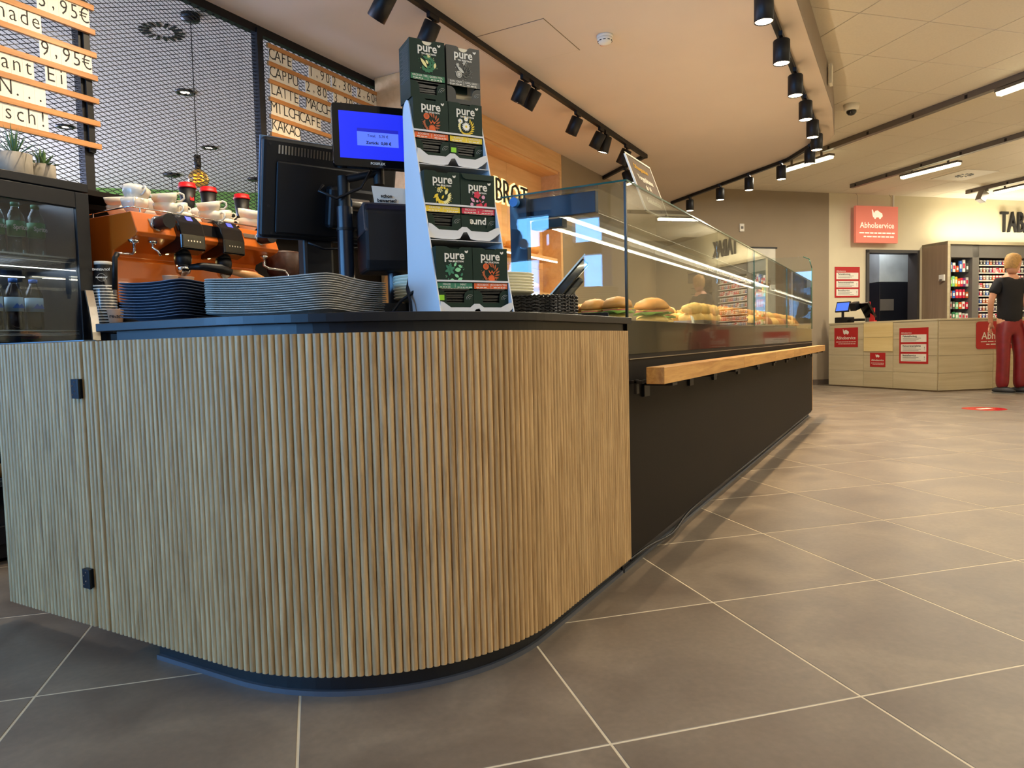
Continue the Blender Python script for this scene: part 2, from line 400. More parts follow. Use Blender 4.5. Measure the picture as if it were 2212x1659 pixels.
# rear wall (behind the camera) with the shop windows the glass reflects
holes = [(-9.3, -7.65, .45, 2.3), (-7.5, -5.95, .45, 2.3), (-5.8, -4.2, .45, 2.6), (-3.97, -3.15, .9, 2.5), (-2.7, -1.2, .45, 2.5)]
rw = MB(); xs = -12
for (a, b_, c, d_) in holes:
    rw.box(xs, a, -4.3, -4.15, 0, 3.2); rw.box(a, b_, -4.3, -4.15, 0, c); rw.box(a, b_, -4.3, -4.15, d_, 3.2); xs = b_
rw.box(xs, 4.1, -4.3, -4.15, 0, 3.2)
struct(rw.obj('wall_rear', WALLP))
for i, (x0, x1, z0, z1) in enumerate(holes):
    f = MB(); f.box(x0, x0 + .06, -4.28, -4.17, z0, z1); f.box(x1 - .06, x1, -4.28, -4.17, z0, z1); f.box(x0, x1, -4.28, -4.17, z0, z0 + .06); f.box(x0, x1, -4.28, -4.17, z1 - .06, z1)
    if i in (2, 3): f.box(x0, x1, -4.28, -4.17, 1.95, 2.12)
    wo = struct(f.obj('window_%d' % (i + 1), BLACK)); MB().box(x0 + .06, x1 - .06, -4.235, -4.225, z0 + .06, z1 - .06).obj('pane', GLASS, wo)
# ================================================================== DOOR in back wall
def on45(s, off=0, z=0):  # s along wall (metres along 45 deg), off towards room
    return (s / S2 + off / S2, 13.70 + s / S2 - off / S2, z)
d = MB(); a0, a1 = -.60 * S2, .165 * S2
d.box(a0, a0 + .05, -.03, .17, 0, 2.20); d.box(a1 - .05, a1, -.03, .17, 0, 2.20); d.box(a0, a1, -.03, .17, 2.15, 2.20)
door = struct(d.obj('door_1', mat('door_frame_dark', (62, 60, 58), .5), None, (0, 13.70, 0), (0, 0, R45)))
rm = MB(); rm.box(a0 - .6, a1 + 1.0, 1.6, 1.65, 0, 2.7); rm.box(a0 - .65, a0 - .6, .15, 1.65, 0, 2.7); rm.box(a1 + 1.0, a1 + 1.05, .15, 1.65, 0, 2.7); rm.box(a0 - .6, a1 + 1.0, .15, 1.65, 2.65, 2.7)
struct(rm.obj('wall_store_room', mat('store_room_paint', (176, 166, 176), .8), None, (0, 13.70, 0), (0, 0, R45)))
cb2 = thing('roller_cabinet', 'dark blue black cabinet with pale roller front seen through the doorway', 'cabinet', on45(0, -.60), R45)
NBL = mat('night_blue', (20, 24, 34), .4)
MB().box(0, 1.0, 0, .45, 0, 1.72).obj('body', NBL, cb2, bev=.01)
MB().box(.66, 1.0, 0, .45, 1.725, 2.45).obj('side_column', NBL, cb2, bev=.01)
MB().box(0, .655, .005, .45, 1.725, 2.42).obj('roller_front', mat('pale_front', (180, 192, 194), .5), cb2, bev=.005)
MB().box(.01, .30, -.012, 0, 1.22, 1.42).obj('notice_sheet', GREYP, cb2)
rx = thing('red_crate_tower', 'red box tower standing just inside the doorway', 'box', on45(-.63, -.32), R45)
MB().box(-.1, .1, -.1, .1, 0, 1.36).obj('body', RED, rx, bev=.01)
for k in range(6): MB().box(-.08, .08, -.104, -.098, .1 + k * .22, .26 + k * .22).obj('drawer_front', RED, rx, bev=.003)
light('store_lamp', 'POINT', on45(-.15, -.36, 2.5), 16, (.9, .92, 1.), size=.1)

# ================================================================== MESH PARTITION
mp_ = thing('mesh_partition', 'black expanded metal mesh screen dividing the bakery from the cafe', 'partition', (-3.6, 0, 0))
MB().box(-.02, .02, .2, 4.46, 2.79, 2.84).obj('top_frame', BLACK, mp_)
MB().box(-.02, .02, .2, 4.46, 1.52, 1.565).obj('bottom_frame', BLACK, mp_)
for y in (.2, 2.08, 3.20, 4.42): MB().box(-.025, .03, y, y + .045, 0, 2.82).obj('post', BLACK, mp_)
def meshpanel(y0, y1, z0, z1):
    b = MB(); cw, ch = .052, .0225; sl = ch / cw; H_ = z1 - z0; W_ = y1 - y0
    for sgn in (1, -1):
        c = z0 - W_ * sl - ch
        while c < z1 + W_ * sl + ch:
            # z = c + sgn*sl*(y-y0) (sgn -1: start from c)
            ya, yb = y0, y1
            f = lambda y: c + sgn * sl * (y - y0)
            for zz in (z0, z1):
                yy = y0 + (zz - c) / (sgn * sl)
                if sgn > 0:
                    if zz == z0: ya = max(ya, yy)
                    else: yb = min(yb, yy)
                else:
                    if zz == z1: ya = max(ya, yy)
                    else: yb = min(yb, yy)
            if yb - ya > .004:
                t = .0018; xo = .0012 * sgn
                b.add([(xo - .001, ya, f(ya) - t), (xo + .001, ya, f(ya) - t), (xo + .001, ya, f(ya) + t), (xo - .001, ya, f(ya) + t),
                       (xo - .001, yb, f(yb) - t), (xo + .001, yb, f(yb) - t), (xo + .001, yb, f(yb) + t), (xo - .001, yb, f(yb) + t)],
                      [(0, 1, 2, 3), (7, 6, 5, 4), (0, 4, 5, 1), (1, 5, 6, 2), (2, 6, 7, 3), (3, 7, 4, 0)])
            c += ch
    o = b.obj('mesh_panel', BLACK, mp_); o['kind'] = 'stuff'
meshpanel(.245, 2.08, 1.565, 2.79); meshpanel(2.125, 3.20, 1.565, 2.79); meshpanel(3.245, 4.42, 1.565, 2.79)
# solid parapet under the mesh
struct(MB().box(-3.66, -3.56, .2, 4.46, 0, 1.52).obj('wall_parapet', BLACKS))
lg = MB().box(-3.56, -3.36, 1.0, 4.4, 1.545, 1.57).obj('wall_ledge', BLACKS); tag(lg, 'narrow dark ledge running under the metal mesh', 'shelf')

# menu boards
def letter_card(parent, ch, y, z, w_=.05, h_=.094, font=.100):
    c = MB().box(-.0015, .0015, -w_ / 2 + .0006, w_ / 2 - .0006, 0, h_).obj('letter_card', WHITE, parent, (0.008, y, z))
    if ch.strip():
        txt(ch, font, INK, c, (.002, 0, h_ / 2 + (.014 if ch == ',' else .005)), FX, bold=-.0007, sx=.82)
def board(label, y0, y1, zs, rows):
    t = thing('menu_board', label, 'menu board', (-3.55, 0, 0))
    for z in zs: MB().box(0, .018, y0, y1, z - .012, z + .0145).obj('wooden_rail', OAKY, t, bev=.001)
    MB().box(-.012, 0, y1 - .05, y1 - .02, zs[-1] - .03, zs[0] + .03).obj('back_strip', BLACK, t)
    for z, y, s, w_ in rows:
        for k, ch in enumerate(s):
            if ch != '_': letter_card(t, ch, y + k * w_ + w_ / 2, z, w_)
    return t
zs = [2.72 - .1105 * k for k in range(6)]
zl = [z + .013 for z in zs]
W5 = .0487
board('menu board listing CAFE, CAPPU, LATTE, MILCHCAFE and KAKAO with prices', 3.25, 4.42, zs, [
    (zl[1], 3.26, 'CAFE', W5), (zl[1], 3.60, '1,90', .052), (zl[1], 3.82, '2,30', .052), (zl[1], 4.08, '2,60€', .052),
    (zl[2], 3.26, 'CAPPU', W5), (zl[2], 3.565, '2,80', .052), (zl[2], 3.83, '3,20', .052),
    (zl[3], 3.26, 'LATTE', W5), (zl[3], 3.565, 'MACCHIATO', W5), (zl[4], 3.26, 'MILCHCAFE', W5), (zl[5], 3.26, 'KAKAO', W5)])
zs2 = [2.51, 2.392, 2.28, 2.168, 2.056, 1.945, 1.832]
board('menu board with prices 3,95 and 9,95 and the large letters sch', .9, 2.145, zs2, [
    (zs2[1] + .013, 1.88, '3,95€', .0487), (zs2[2] + .013, 1.505, 'Limonade', .0487),
    (zs2[3] + .013, 1.88, '9,95€', .0487), (zs2[4] + .013, 1.655, 'kant_Ei', .0487), (zs2[5] + .013, 1.70, 'N...', .0487), (zs2[6] + .013, 1.705, 'sch!', .0487),
    (zs2[5] + .013, 1.505, 'MORG', .0487), (zs2[6] + .013, 1.559, 'Fri', .0487)])
# cafe beyond the mesh
def vent_disc(label, x, y, z, r, n=16, mi=BLACK):
    t = thing('air_vent', label, 'vent', (x, y, z))
    for k in range(n):
        a = 2 * pi * k / n
        MB().box(r * .55, r, -.009, .009, -.006, 0).obj('vent_slot', mi, t, (0, 0, 0), (0, 0, a))
vent_disc('round air vent with black radial slots in the grey ceiling beyond the mesh', -4.16, 2.958, 2.84, .135)
for i, (x, y, lb) in enumerate(((-4.97, 3.71, 'round recessed downlight beyond the mesh, beside the hanging cord'), (-6.128, 4.817, 'round recessed downlight beyond the mesh, low down right of the pendant cord'), (-6.6, 3.68, 'small recessed downlight beyond the mesh, seen between the left menu board rails'))):
    t = thing('downlight', lb, 'ceiling light', (x, y, 2.84))
    MB().lathe([(.075, 0), (.075, -.010), (.042, -.012), (.038, 0)], 24).obj('ring', BLACK, t); MB().lathe([(.038, -.004), (.038, -.002)], 20).obj('lens', LAMP, t)
t = thing('pendant_lamp', 'pendant lamp with black cord and amber globe bulb beyond the mesh', 'lamp', (-3.81, 2.906, 2.84))
MB().lathe([(.055, 0), (.055, -.03), (.02, -.04)], 24).obj('canopy', BLACK, t)
MB().cyl((0, 0, -.03), (0, 0, -.84), .003, n=6).obj('cord', BLACK, t)
MB().lathe([(.02, -.84), (.022, -.9), (.018, -.92)], 16).obj('socket', BLACK, t)
MB().lathe([(.015, -.92), (.05, -.95), (.066, -.985), (.05, -1.02), (0.001, -1.035)], 20).obj('bulb', glass('amber_glass', (1., .72, .3), .05, 2.), t)
sp = MB()
sp.tube([(.03 * cos(a * 2.0), .03 * sin(a * 2.0), -.95 - a * .006) for a in [k * .4 for k in range(24)]], .0016, 5)
sp.obj('filament', emis('filament', (255, 170, 60), 5), t)
for i, (x, y, zc) in enumerate(((-7.4, 5.29, .55), (-6.81, 5.98, .6))):
    t = thing('pendant_lamp', ('distant pendant with small black canopy, nearer the green wall centre', 'distant pendant with small black canopy, right beside the till screen')[i], 'lamp', (x, y, 2.84))
    MB().lathe([(.09, 0), (.09, -.02)], 20).obj('canopy', BLACK, t); MB().cyl((0, 0, -.02), (0, 0, -zc - .5), .004, n=6).obj('cord', BLACK, t)
    MB().lathe([(.03, -zc - .5), (.12, -zc - .62)], 20).obj('lamp_shade', BLACK, t)
# ================================================================== WOOD PORTAL with BROT
wp = thing('bread_wall_portal', 'pine board portal over the bread wall behind the bakery counter', 'wall unit', (-3.3, 0, 0))
MB().box(-.02, 0, 4.35, 7.045, 2.645, 2.838).obj('fascia_board', PINE, wp)
MB().box(-.25, -.02, 4.35, 7.05, 2.62, 2.645).obj('soffit_board', PINE, wp)
MB().box(-.25, 0, 7.045, 7.095, .93, 2.838).obj('jamb_board', PINE, wp)
MB().box(-.25, 0, 4.30, 4.50, .93, 2.838).obj('jamb_board', PINE, wp)
for a in range(3):
    y0 = (4.505, 5.43, 6.27)[a]; y1 = (5.427, 6.267, 7.043)[a]
    for z0, z1 in ((.93, 1.60), (1.603, 2.403), (2.406, 2.618)): MB().box(-.25, -.225, y0, y1, z0, z1).obj('wall_panel', PINE, wp)
gp = MB().box(-3.62, -3.28, 4.46, 4.52, .93, 2.84).obj('wall_green_edge', WALLG); struct(gp)
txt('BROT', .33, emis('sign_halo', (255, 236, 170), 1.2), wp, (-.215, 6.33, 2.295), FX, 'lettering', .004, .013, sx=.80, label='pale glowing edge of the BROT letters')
txt('BROT', .33, INK, wp, (-.200, 6.33, 2.295), FX, 'lettering', .006, -.004, sx=.80)
for k, z in enumerate((.965, 1.32, 1.70)):
    s_ = thing('bread_shelf', ('lowest', 'middle', 'topmost')[k] + ' wooden bread shelf on the wall under the BROT letters', 'shelf', (-3.41, 5.70, z))
    MB().box(-.11, .11, -1.15, 1.25, -.03, 0).obj('board', PINE, s_)
    MB().box(.10, .108, -1.15, 1.25, -.045, -.03).obj('led_strip', LEDM, s_)
lf = MB(); n = 14
lf.lathe([(.001, 0), (.6, .0), (.95, .25), (1, .5), (.85, .8), (.5, .97), (.001, 1.0)], n, smooth=True)
loafm = lf.mesh('loaf', BREAD)
for k, z in enumerate((.965, 1.32, 1.70)):
    for j in range(6):
        o = put('bread_loaf', loafm, None, (-3.41, 4.75 + j * .35, z)); o.scale = (.10, .14, .11 + .02 * ((j + k) % 2))
        tag(o, 'brown loaf, %s from the till side on the %s bread shelf' % (ORD[j], ('lowest', 'middle', 'topmost')[k]), 'bread', 'loaves on the wall shelves')

# ================================================================== FRONT COUNTER
FYc = 1.065; SX = -.808; RAD = .585; CXc = SX - RAD; CYc = FYc + RAD
PIT = .0175
sm = MB(); prof = [(-.0083, 0), (-.0078, -.0045), (-.005, -.0085), (0, -.0098), (.005, -.0085), (.0078, -.0045), (.0083, 0)]
ZB, ZT = .062, .832
vs = [(a, b, z) for z in (ZB, ZT) for a, b in prof]; n = len(prof)
sm.add(vs, [(k, k + 1, n + k + 1, n + k) for k in range(n - 1)], 0, True)
sm.add(vs, [tuple(reversed(range(n))), tuple(range(n, 2 * n)), (0, n, 2 * n - 1, n - 1)], 0)
slat_me = sm.mesh('slat', SLAT)
fc = thing('service_counter', 'curved front counter clad in vertical half round oak slats', 'counter', (0, 0, 0))
ZC = 0
def path(s):
    # s=0 at x=-1.745 on the front face, running right, then round the arc, then along +Y
    L1 = CXc + 1.838
    if s < L1: return (-1.838 + s, FYc, 0.)
    s -= L1
    if s < RAD * pi / 2:
        a = s / RAD; return (CXc + RAD * sin(a), CYc - RAD * cos(a), a)
    s -= RAD * pi / 2
    return (SX, CYc + s, pi / 2)
LT = (CXc + 1.838) + RAD * pi / 2 + (2.243 - CYc)
ns = int(LT / PIT)
for k in range(ns + 1):
    x, y, a = path((k + .5) * LT / (ns + 1))
    o = put('slat', slat_me, fc, (x - sin(a) * .0098 * 1, y + cos(a) * .0098, 0), (0, 0, a))
def outline(off, s0=0., n=24, yend=2.25, x0=-1.838):
    p = [(x0, FYc + off)]
    for k in range(n + 1):
        a = pi / 2 * k / n; r = RAD - off; p.append((CXc + r * sin(a), CYc - r * cos(a)))
    p.append((SX - off, yend)); return p
def shell(off0, off1, z0, z1, x0=-1.838, yend=2.25, m=None):
    A = outline(off0, yend=yend, x0=x0); B = outline(off1, yend=yend, x0=x0); b = MB(); n = len(A)
    vs = [(x, y, z0) for x, y in A] + [(x, y, z0) for x, y in B] + [(x, y, z1) for x, y in A] + [(x, y, z1) for x, y in B]
    fs = []
    for k in range(n - 1):
        fs += [(k, k + 1, 2 * n + k + 1, 2 * n + k), (n + k + 1, n + k, 3 * n + k, 3 * n + k + 1), (k + 1, k, n + k, n + k + 1), (2 * n + k, 2 * n + k + 1, 3 * n + k + 1, 3 * n + k)]
    fs += [(0, n, 3 * n, 2 * n), (n - 1, 3 * n - 1, 4 * n - 1, 2 * n - 1)]
    return b.add(vs, fs, 0, False)
shell(.0098, .03, ZB + .002, ZT - .001).obj('backing_panel', SLATB, fc)
shell(.022, .045, ZT - .02, .855, x0=-1.772).obj('fascia', TOPB, fc)
shell(.045, .065, 0, ZB + .03, x0=-1.70).obj('plinth', PLIN, fc)
shell(.036, .045, 0, .012, x0=-1.70).obj('plinth_strip', STRIP, fc)
MB().box(-1.82, -1.40, 1.10, 1.9, .07, .85).obj('inner_cabinet', BLACKS, fc)
MB().prism([(-1.40, 1.10), (-1.38, 1.10)] + [(CXc + (RAD - .05) * sin(pi / 2 * k / 16), CYc - (RAD - .05) * cos(pi / 2 * k / 16)) for k in range(17)] + [(-.86, 2.24), (-1.40, 2.24)], .07, .85).obj('inner_cabinet', BLACKS, fc)
# worktop
A = outline(-.006, yend=2.255, x0=-1.816)
wt = MB().prism(A + [(-1.56, 2.255), (-1.56, 1.88), (-1.816, 1.88)], .8555, .876).obj('worktop', TOPB, bev=.0015)
tag(wt, 'black rounded worktop lying on the slatted front counter', 'worktop')
CT = .8762
# swing gate
sg = thing('swing_gate', 'slatted oak swing gate leaf hinged to the left end of the counter', 'gate', (0, 0, 0))
x = -1.913; k = 0
n_g = 26
for k in range(n_g):
    put('slat', slat_me, sg, (-1.905 - k * .0172 - .009, FYc + .0098, 0))
GX0 = -1.905 - n_g * .0172
MB().box(GX0, -1.904, FYc + .0098, FYc + .045, ZB + .002, ZT + .002).obj('leaf_board', SLATB, sg)
MB().box(GX0, -1.904, FYc + .012, FYc + .044, ZT + .002, ZT + .0045).obj('top_edge', mat('gate_edge', (120, 150, 170), .3, metal=.4), sg)
for z in (.708, .197):
    hg = MB().box(-1.932, -1.903, FYc - .013, FYc + .002, z - .026, z + .026).obj('hinge', mat('hinge_blue_black', (26, 32, 42), .35, metal=.6), sg, bev=.001)
    for dx, dz in ((-.022, -.016), (-.012, -.006), (-.022, .008), (-.011, .018)):
        MB().cyl((-1.903 + dx, FYc - .0138, z + dz), (-1.903 + dx, FYc - .0125, z + dz), .0022, n=8).obj('screw', CHROME, hg)
    MB().cyl((-1.901, FYc - .010, z - .026), (-1.901, FYc - .010, z + .026), .004, n=10).obj('hinge_pin', BLACK, hg)
ps = thing('hinge_post', 'narrow slatted oak post between swing gate and counter', 'post', (0, 0, 0))
for k in range(3): put('slat', slat_me, ps, (-1.889 + k * .0175, FYc + .0098, 0))
MB().box(-1.898, -1.845, FYc + .0098, FYc + .06, ZB + .002, ZT + .002).obj('post_core', SLATB, ps)

# ================================================================== DISPLAY COUNTER (long black run)
YE = 7.545
dc = thing('display_counter', 'long dark brown bakery display counter base running to the far end', 'counter', (0, 0, 0))
MB().box(-1.45, -.817, 2.262, YE, .062, .735).obj('front_panel', BLACKS, dc)
MB().box(-1.40, -.85, 2.262, YE, 0, .062).obj('plinth', PLIN, dc)
MB().box(-.85, -.842, 2.262, YE, 0, .012).obj('plinth_strip', STRIP, dc)
MB().box(-1.45, -.812, 2.262, YE, .735, .738).obj('metal_line', STEEL, dc)
MB().box(-1.45, -.818, 2.262, YE, .738, .752).obj('ledge_strip', BLACKS, dc)
MB().box(-1.45, -.828, 2.262, YE, .752, .865).obj('deck_box', BLACKS, dc)
MB().box(-.8275, -.8205, 2.262, YE, .753, .868).obj('black_glass_band', BLACKG, dc)
MB().box(-1.45, -.83, 2.262, YE, .865, .870).obj('deck_plate', STEEL, dc)
MB().box(-1.45, -.815, YE, YE + .02, .062, .735).obj('oak_end_panel', RAILO, dc)
MB().box(-1.45, -.83, YE, YE + .02, .735, .87).obj('end_cap', mat('light_end', (190, 176, 140), .5), dc)
# tray rail
tr = thing('tray_rail', 'oak tray rail on black brackets along the display counter', 'rail', (0, 0, 0))
ys = [2.281, 3.60, 4.55, 5.38, 7.42]
for i in range(4):
    MB().box(-.763, -.70, ys[i] + (.0015 if i else 0), ys[i + 1] - .0015, .652, .709).obj('oak_segment', RAILO, tr, bev=.002)
MB().box(-.763, -.70, 7.42, 7.56, .652, .709).obj('oak_segment', RAILO, tr, bev=.002)
for y in (2.42, 3.02, 3.45, 4.0, 4.6, 5.2, 5.8, 6.4, 7.0, 7.45):
    b = MB(); b.box(-.816, -.705, y - .03, y + .03, .640, .651); b.box(-.817, -.806, y - .03, y + .03, .60, .66)
    b.obj('bracket', BLACK, tr, bev=.001)
b = MB(); b.box(-.816, -.77, 2.262, 2.29, .654, .664); b.box(-.80, -.79, 2.262, 2.288, .62, .667); b.obj('bracket', BLACK, tr, bev=.001)
# loose cable along the plinth
cp = []
for k in range(60):
    y = 2.25 + k * .0895
    wv = .012 * math.exp(-((y - 2.72) / .16) ** 2) + .004 * sin(y * 3.1)
    cp.append((-.822 + wv, y, .052 - 1.8 * .012 * math.exp(-((y - 2.70) / .2) ** 2)))
tag(MB().tube(cp, .006, 6).obj('floor_cable', PLASTB), 'loose black cable sagging along the bottom of the display counter', 'cable')

# ---- glass case
gc = thing('glass_display_case', 'glass sneeze guard case standing on the bakery display counter', 'display case', (0, 0, 0))
GT = 1.335
def pane(x0, x1, y0, y1, z0, z1, name='pane', m=GLASS): return MB().box(x0, x1, y0, y1, z0, z1).obj(name, m, gc)
pane(-1.30, -.826, 2.268, 2.274, .872, GT - .006, 'end_pane')
for a, b_ in ((2.276, 3.566), (3.572, 4.54), (4.546, 5.9), (5.906, 7.545)): pane(-.826, -.820, a, b_, .870, GT - .006, 'front_pane')
pane(-1.30, -.818, 2.266, 7.545, GT - .005, GT + .001, 'top_pane')
MB().box(-.8175, -.816, 2.266, 7.545, GT - .005, GT + .001).obj('front_edge', GLASSE, gc)
MB().box(-1.30, -.818, 2.2645, 2.2662, GT - .005, GT + .001).obj('end_edge', GLASSE, gc)
MB().box(-.8275, -.8195, 2.2655, 2.2755, .870, GT - .006).obj('corner_profile', mat('corner_green', (18, 34, 32), .2, spec=.8, var=0), gc)
for y in (4.541, 5.901): MB().box(-.827, -.819, y, y + .004, .870, GT - .006).obj('joint_profile', GLASSE, gc)
fe = [(-1.35, .87), (-.82, .87), (-.82, 1.47), (-.845, 1.56), (-.90, 1.585), (-1.35, 1.60)]
MB().prism(fe, 7.548, 7.556, 'y').obj('far_end_pane', GLASS, gc)
ed = MB()
for a, b_ in zip(fe[1:4], fe[2:5]): ed.tube([(a[0], 7.552, a[1]), (b_[0], 7.552, b_[1])], .0045, 4)
ed.obj('far_edge', GLASSE, gc)
NAVY = mat('anodised_dark', (24, 34, 52), .35, metal=.4, var=.05)
MB().box(-1.275, -1.205, 2.285, 2.315, .872, 1.325).obj('support_post', NAVY, gc, bev=.002)
MB().box(-1.275, -.95, 2.317, 2.345, 1.25, 1.325).obj('cross_beam', NAVY, gc, bev=.002)
MB().box(-1.205, -1.08, 2.32, 2.36, 1.215, 1.245).obj('lamp_arm', BLACK, gc)
kb = MB().cyl((-1.24, 2.268, 1.308), (-1.24, 2.25, 1.308), .017, n=24).obj('clamp_knob', mat('knob_blue', (60, 130, 210), .3), gc)
for x, nm in ((-1.20, 'light_bar'), (-1.35, 'light_bar')):
    y0 = 2.42 if x > -1.3 else 2.56
    hb = MB().box(x - .02, x + .02, y0, 7.4, 1.300, 1.325).obj(nm, GREYM, gc)
    MB().box(x - .006, x + .006, y0 + .02, 7.38, 1.293, 1.30).obj('led_strip', LEDM, hb)
light('case_led', 'AREA', (-1.22, 4.9, 1.29), 42, (1., .84, .6), (0, 0, 0), .05, 4.8)

# sandwiches and pastries
def superell(rx, ry, rz, n=16, m=7, flat=.35, seed=0, jit=.04):
    rnd = random.Random(seed); b = MB(); vs = []; fs = []
    for j in range(m + 1):
        ph = -pi / 2 + pi * j / m; z = sin(ph); r = cos(ph)
        if z < 0: z *= flat
        for k in range(n):
            a = 2 * pi * k / n; q = 1 + jit * (rnd.random() - .5) * 2
            vs.append((rx * r * cos(a) * q, ry * r * sin(a) * q, rz * (z + flat) * q))
    for j in range(m):
        for k in range(n): a = j * n + k; c = j * n + (k + 1) % n; fs.append((a, c, c + n, a + n))
    return b.add(vs, fs, 0, True)
def sandwich(label, x, y, s=1., rz=0.):
    t = thing('filled_roll', label, 'sandwich', (x, y, .8705), rz, 'filled rolls at the near end of the case')
    superell(.058 * s, .05 * s, .022 * s, seed=1).obj('bottom_half', BREADL, t)
    l = MB(); rnd = random.Random(int(x * 999 + y * 77)); nn = 22; vs = [(0, 0, .029 * s)]
    for k in range(nn):
        a = 2 * pi * k / nn; r = (.062 + .010 * rnd.random()) * s; vs.append((r * cos(a), r * .88 * sin(a), (.024 + .014 * rnd.random()) * s))
    for k in range(nn):
        a = 2 * pi * k / nn; vs.append((.055 * s * cos(a), .05 * s * sin(a), .038 * s))
    fs = [(0, 1 + k, 1 + (k + 1) % nn) for k in range(nn)] + [(1 + k, 1 + nn + k, 1 + nn + (k + 1) % nn, 1 + (k + 1) % nn) for k in range(nn)]
    l.add(vs, fs, 0, True); l.obj('lettuce', LETT, t)
    MB().lathe([(.001, .034 * s), (.056 * s, .034 * s), (.058 * s, .038 * s), (.056 * s, .042 * s), (.001, .042 * s)], 18, sy=.88).obj('ham_slice', HAM, t)
    c = MB().box(-.045 * s, .045 * s, -.04 * s, .04 * s, .042 * s, .045 * s); c.obj('cheese_slice', CHEESE, t, rot=(0, 0, .5))
    superell(.06 * s, .054 * s, .036 * s, n=20, m=9, seed=int(x * 100) + 9, flat=.2, jit=.055).obj('top_half', BREAD, t, (0, 0, .044 * s))
for i, (x, y, s, lb) in enumerate(((-1.12, 2.46, .9, 'filled roll in the case, nearest the wicker baskets'), (-1.02, 2.47, 1.0, 'large filled roll behind the end pane, second from the baskets'),
        (-.93, 2.46, 1.05, 'filled roll with lettuce beside the glass corner, inside the case'), (-.95, 2.93, 1.25, 'biggest crusty filled roll just past the glass corner'), (-.98, 3.17, 1.0, 'filled roll with yellow cheese right after the biggest roll'),
        (-1.2, 2.75, 1.0, 'filled roll in the back row behind the end pane'), (-1.2, 3.0, 1.0, 'filled roll in the back row level with the biggest roll'))):
    sandwich(lb, x, y, s, i * 1.1)
# flat tray + rolls, croissants and twists
def twist(label, x, y, z, rz, m, L=.16, r=.026, group='pastries in the middle of the case'):
    b = MB()
    for ph in (0, pi):
        pts = [(L * (k / 15 - .5), r * .6 * sin(k * .9 + ph), r + r * .5 * cos(k * .9 + ph)) for k in range(16)]
        b.tube(pts, [r * (.45 + .5 * sin(pi * k / 15)) for k in range(16)], 8)
    o = b.obj('twisted_pastry', m, None, (x, y, z), (0, 0, rz)); return tag(o, label, 'pastry', group)
def croissant(label, x, y, z, rz, m=BREADL, s=1., group='pastries in the middle of the case'):
    b = MB(); pts = []; rr = []
    for k in range(17):
        a = radians(-100 + 200 * k / 16); pts.append((.06 * s * sin(a), .045 * s * (1 - cos(a)), .028 * s)); rr.append(s * (.008 + .024 * abs(cos(a / 1.3)) * (1 + .12 * (k % 2))))
    b.tube(pts, rr, 10); return tag(b.obj('croissant', m, None, (x, y, z), (0, 0, rz)), label, 'pastry', group)
def bun(name, label, x, y, z, m, s=1., seed=0, group='rolls at the far end of the case'):
    o = superell(.048 * s, .044 * s, .042 * s, seed=seed, flat=.45).obj(name, m, None, (x, y, z), (0, 0, seed)); return tag(o, label, 'bread roll', group)
tray_mb = MB()
tray_mb.box(-.25, .25, -.32, .32, 0, .004); tray_mb.box(-.25, -.245, -.32, .32, 0, .02); tray_mb.box(.245, .25, -.32, .32, 0, .02)
tray_mb.box(-.25, .25, -.32, -.315, 0, .02); tray_mb.box(-.25, .25, .315, .32, 0, .02)
traym = tray_mb.mesh('baking_tray', STEEL)
for i, y in enumerate((3.75, 4.45, 5.15, 5.85, 6.55, 7.2)):
    tag(put('baking_tray', traym, None, (-1.10, y, .8705)), 'steel baking tray in the case, %s from the filled rolls' % ORD[i], 'tray', 'baking trays in the case')
rnd = random.Random(3)
cnt = 0
for j in range(4):
    for c in range(3):
        for lay in range(2):
            if lay and c == 1: continue
            croissant('pale croissant behind the filled rolls, %s layer, %s in its heap' % (('lower', 'upper')[lay], ORD[j * 3 + c]), -.93 - c * .12, 3.56 + j * .125, .877 + lay * .045, rnd.uniform(-.6, .6) + pi / 2, BREADL, 1.0)
for j in range(4):
    for c in range(2):
        for lay in range(2):
            twist('brown twisted pastry, %s layer, %s %s behind the croissants' % (('lower', 'upper')[lay], ORD[j], ('along the glass', 'along the back')[c]), -.96 - c * .18, 4.25 + j * .12, .877 + lay * .05, rnd.uniform(-.3, .3), BREADD if lay == 0 else BREAD)
for j in range(8):
    for c in range(3):
        m = (BREADL, BREAD, BREADL)[c % 3]
        bun('bread_roll', 'lower golden bread roll, %s from the twisted pastries, %s row' % (ORD[j], ('glass side', 'middle', 'staff side')[c]), -.93 - c * .12, 4.95 + j * .30, .877, (BREADL, BREAD, BREADD)[(j + c) % 3], 1.25, j + c)
        if c < 2: bun('bread_roll', 'upper golden bread roll, %s from the twisted pastries, %s row' % (ORD[j], ('glass side', 'staff side')[c]), -.97 - c * .13, 5.05 + j * .30, .925, (BREAD, BREADL)[(j + c) % 2], 1.2, 3 * j + c + 1)
tg = MB().prism([(-.03, 0), (.03, 0), (.02, .04), (-.02, .045)], 0, .002, 'x').obj('price_tag', WHITE, None, (-.9, 3.42, .8705), (0, -.3, 0)); tag(tg, 'small white price card between filled rolls and croissants', 'sign')
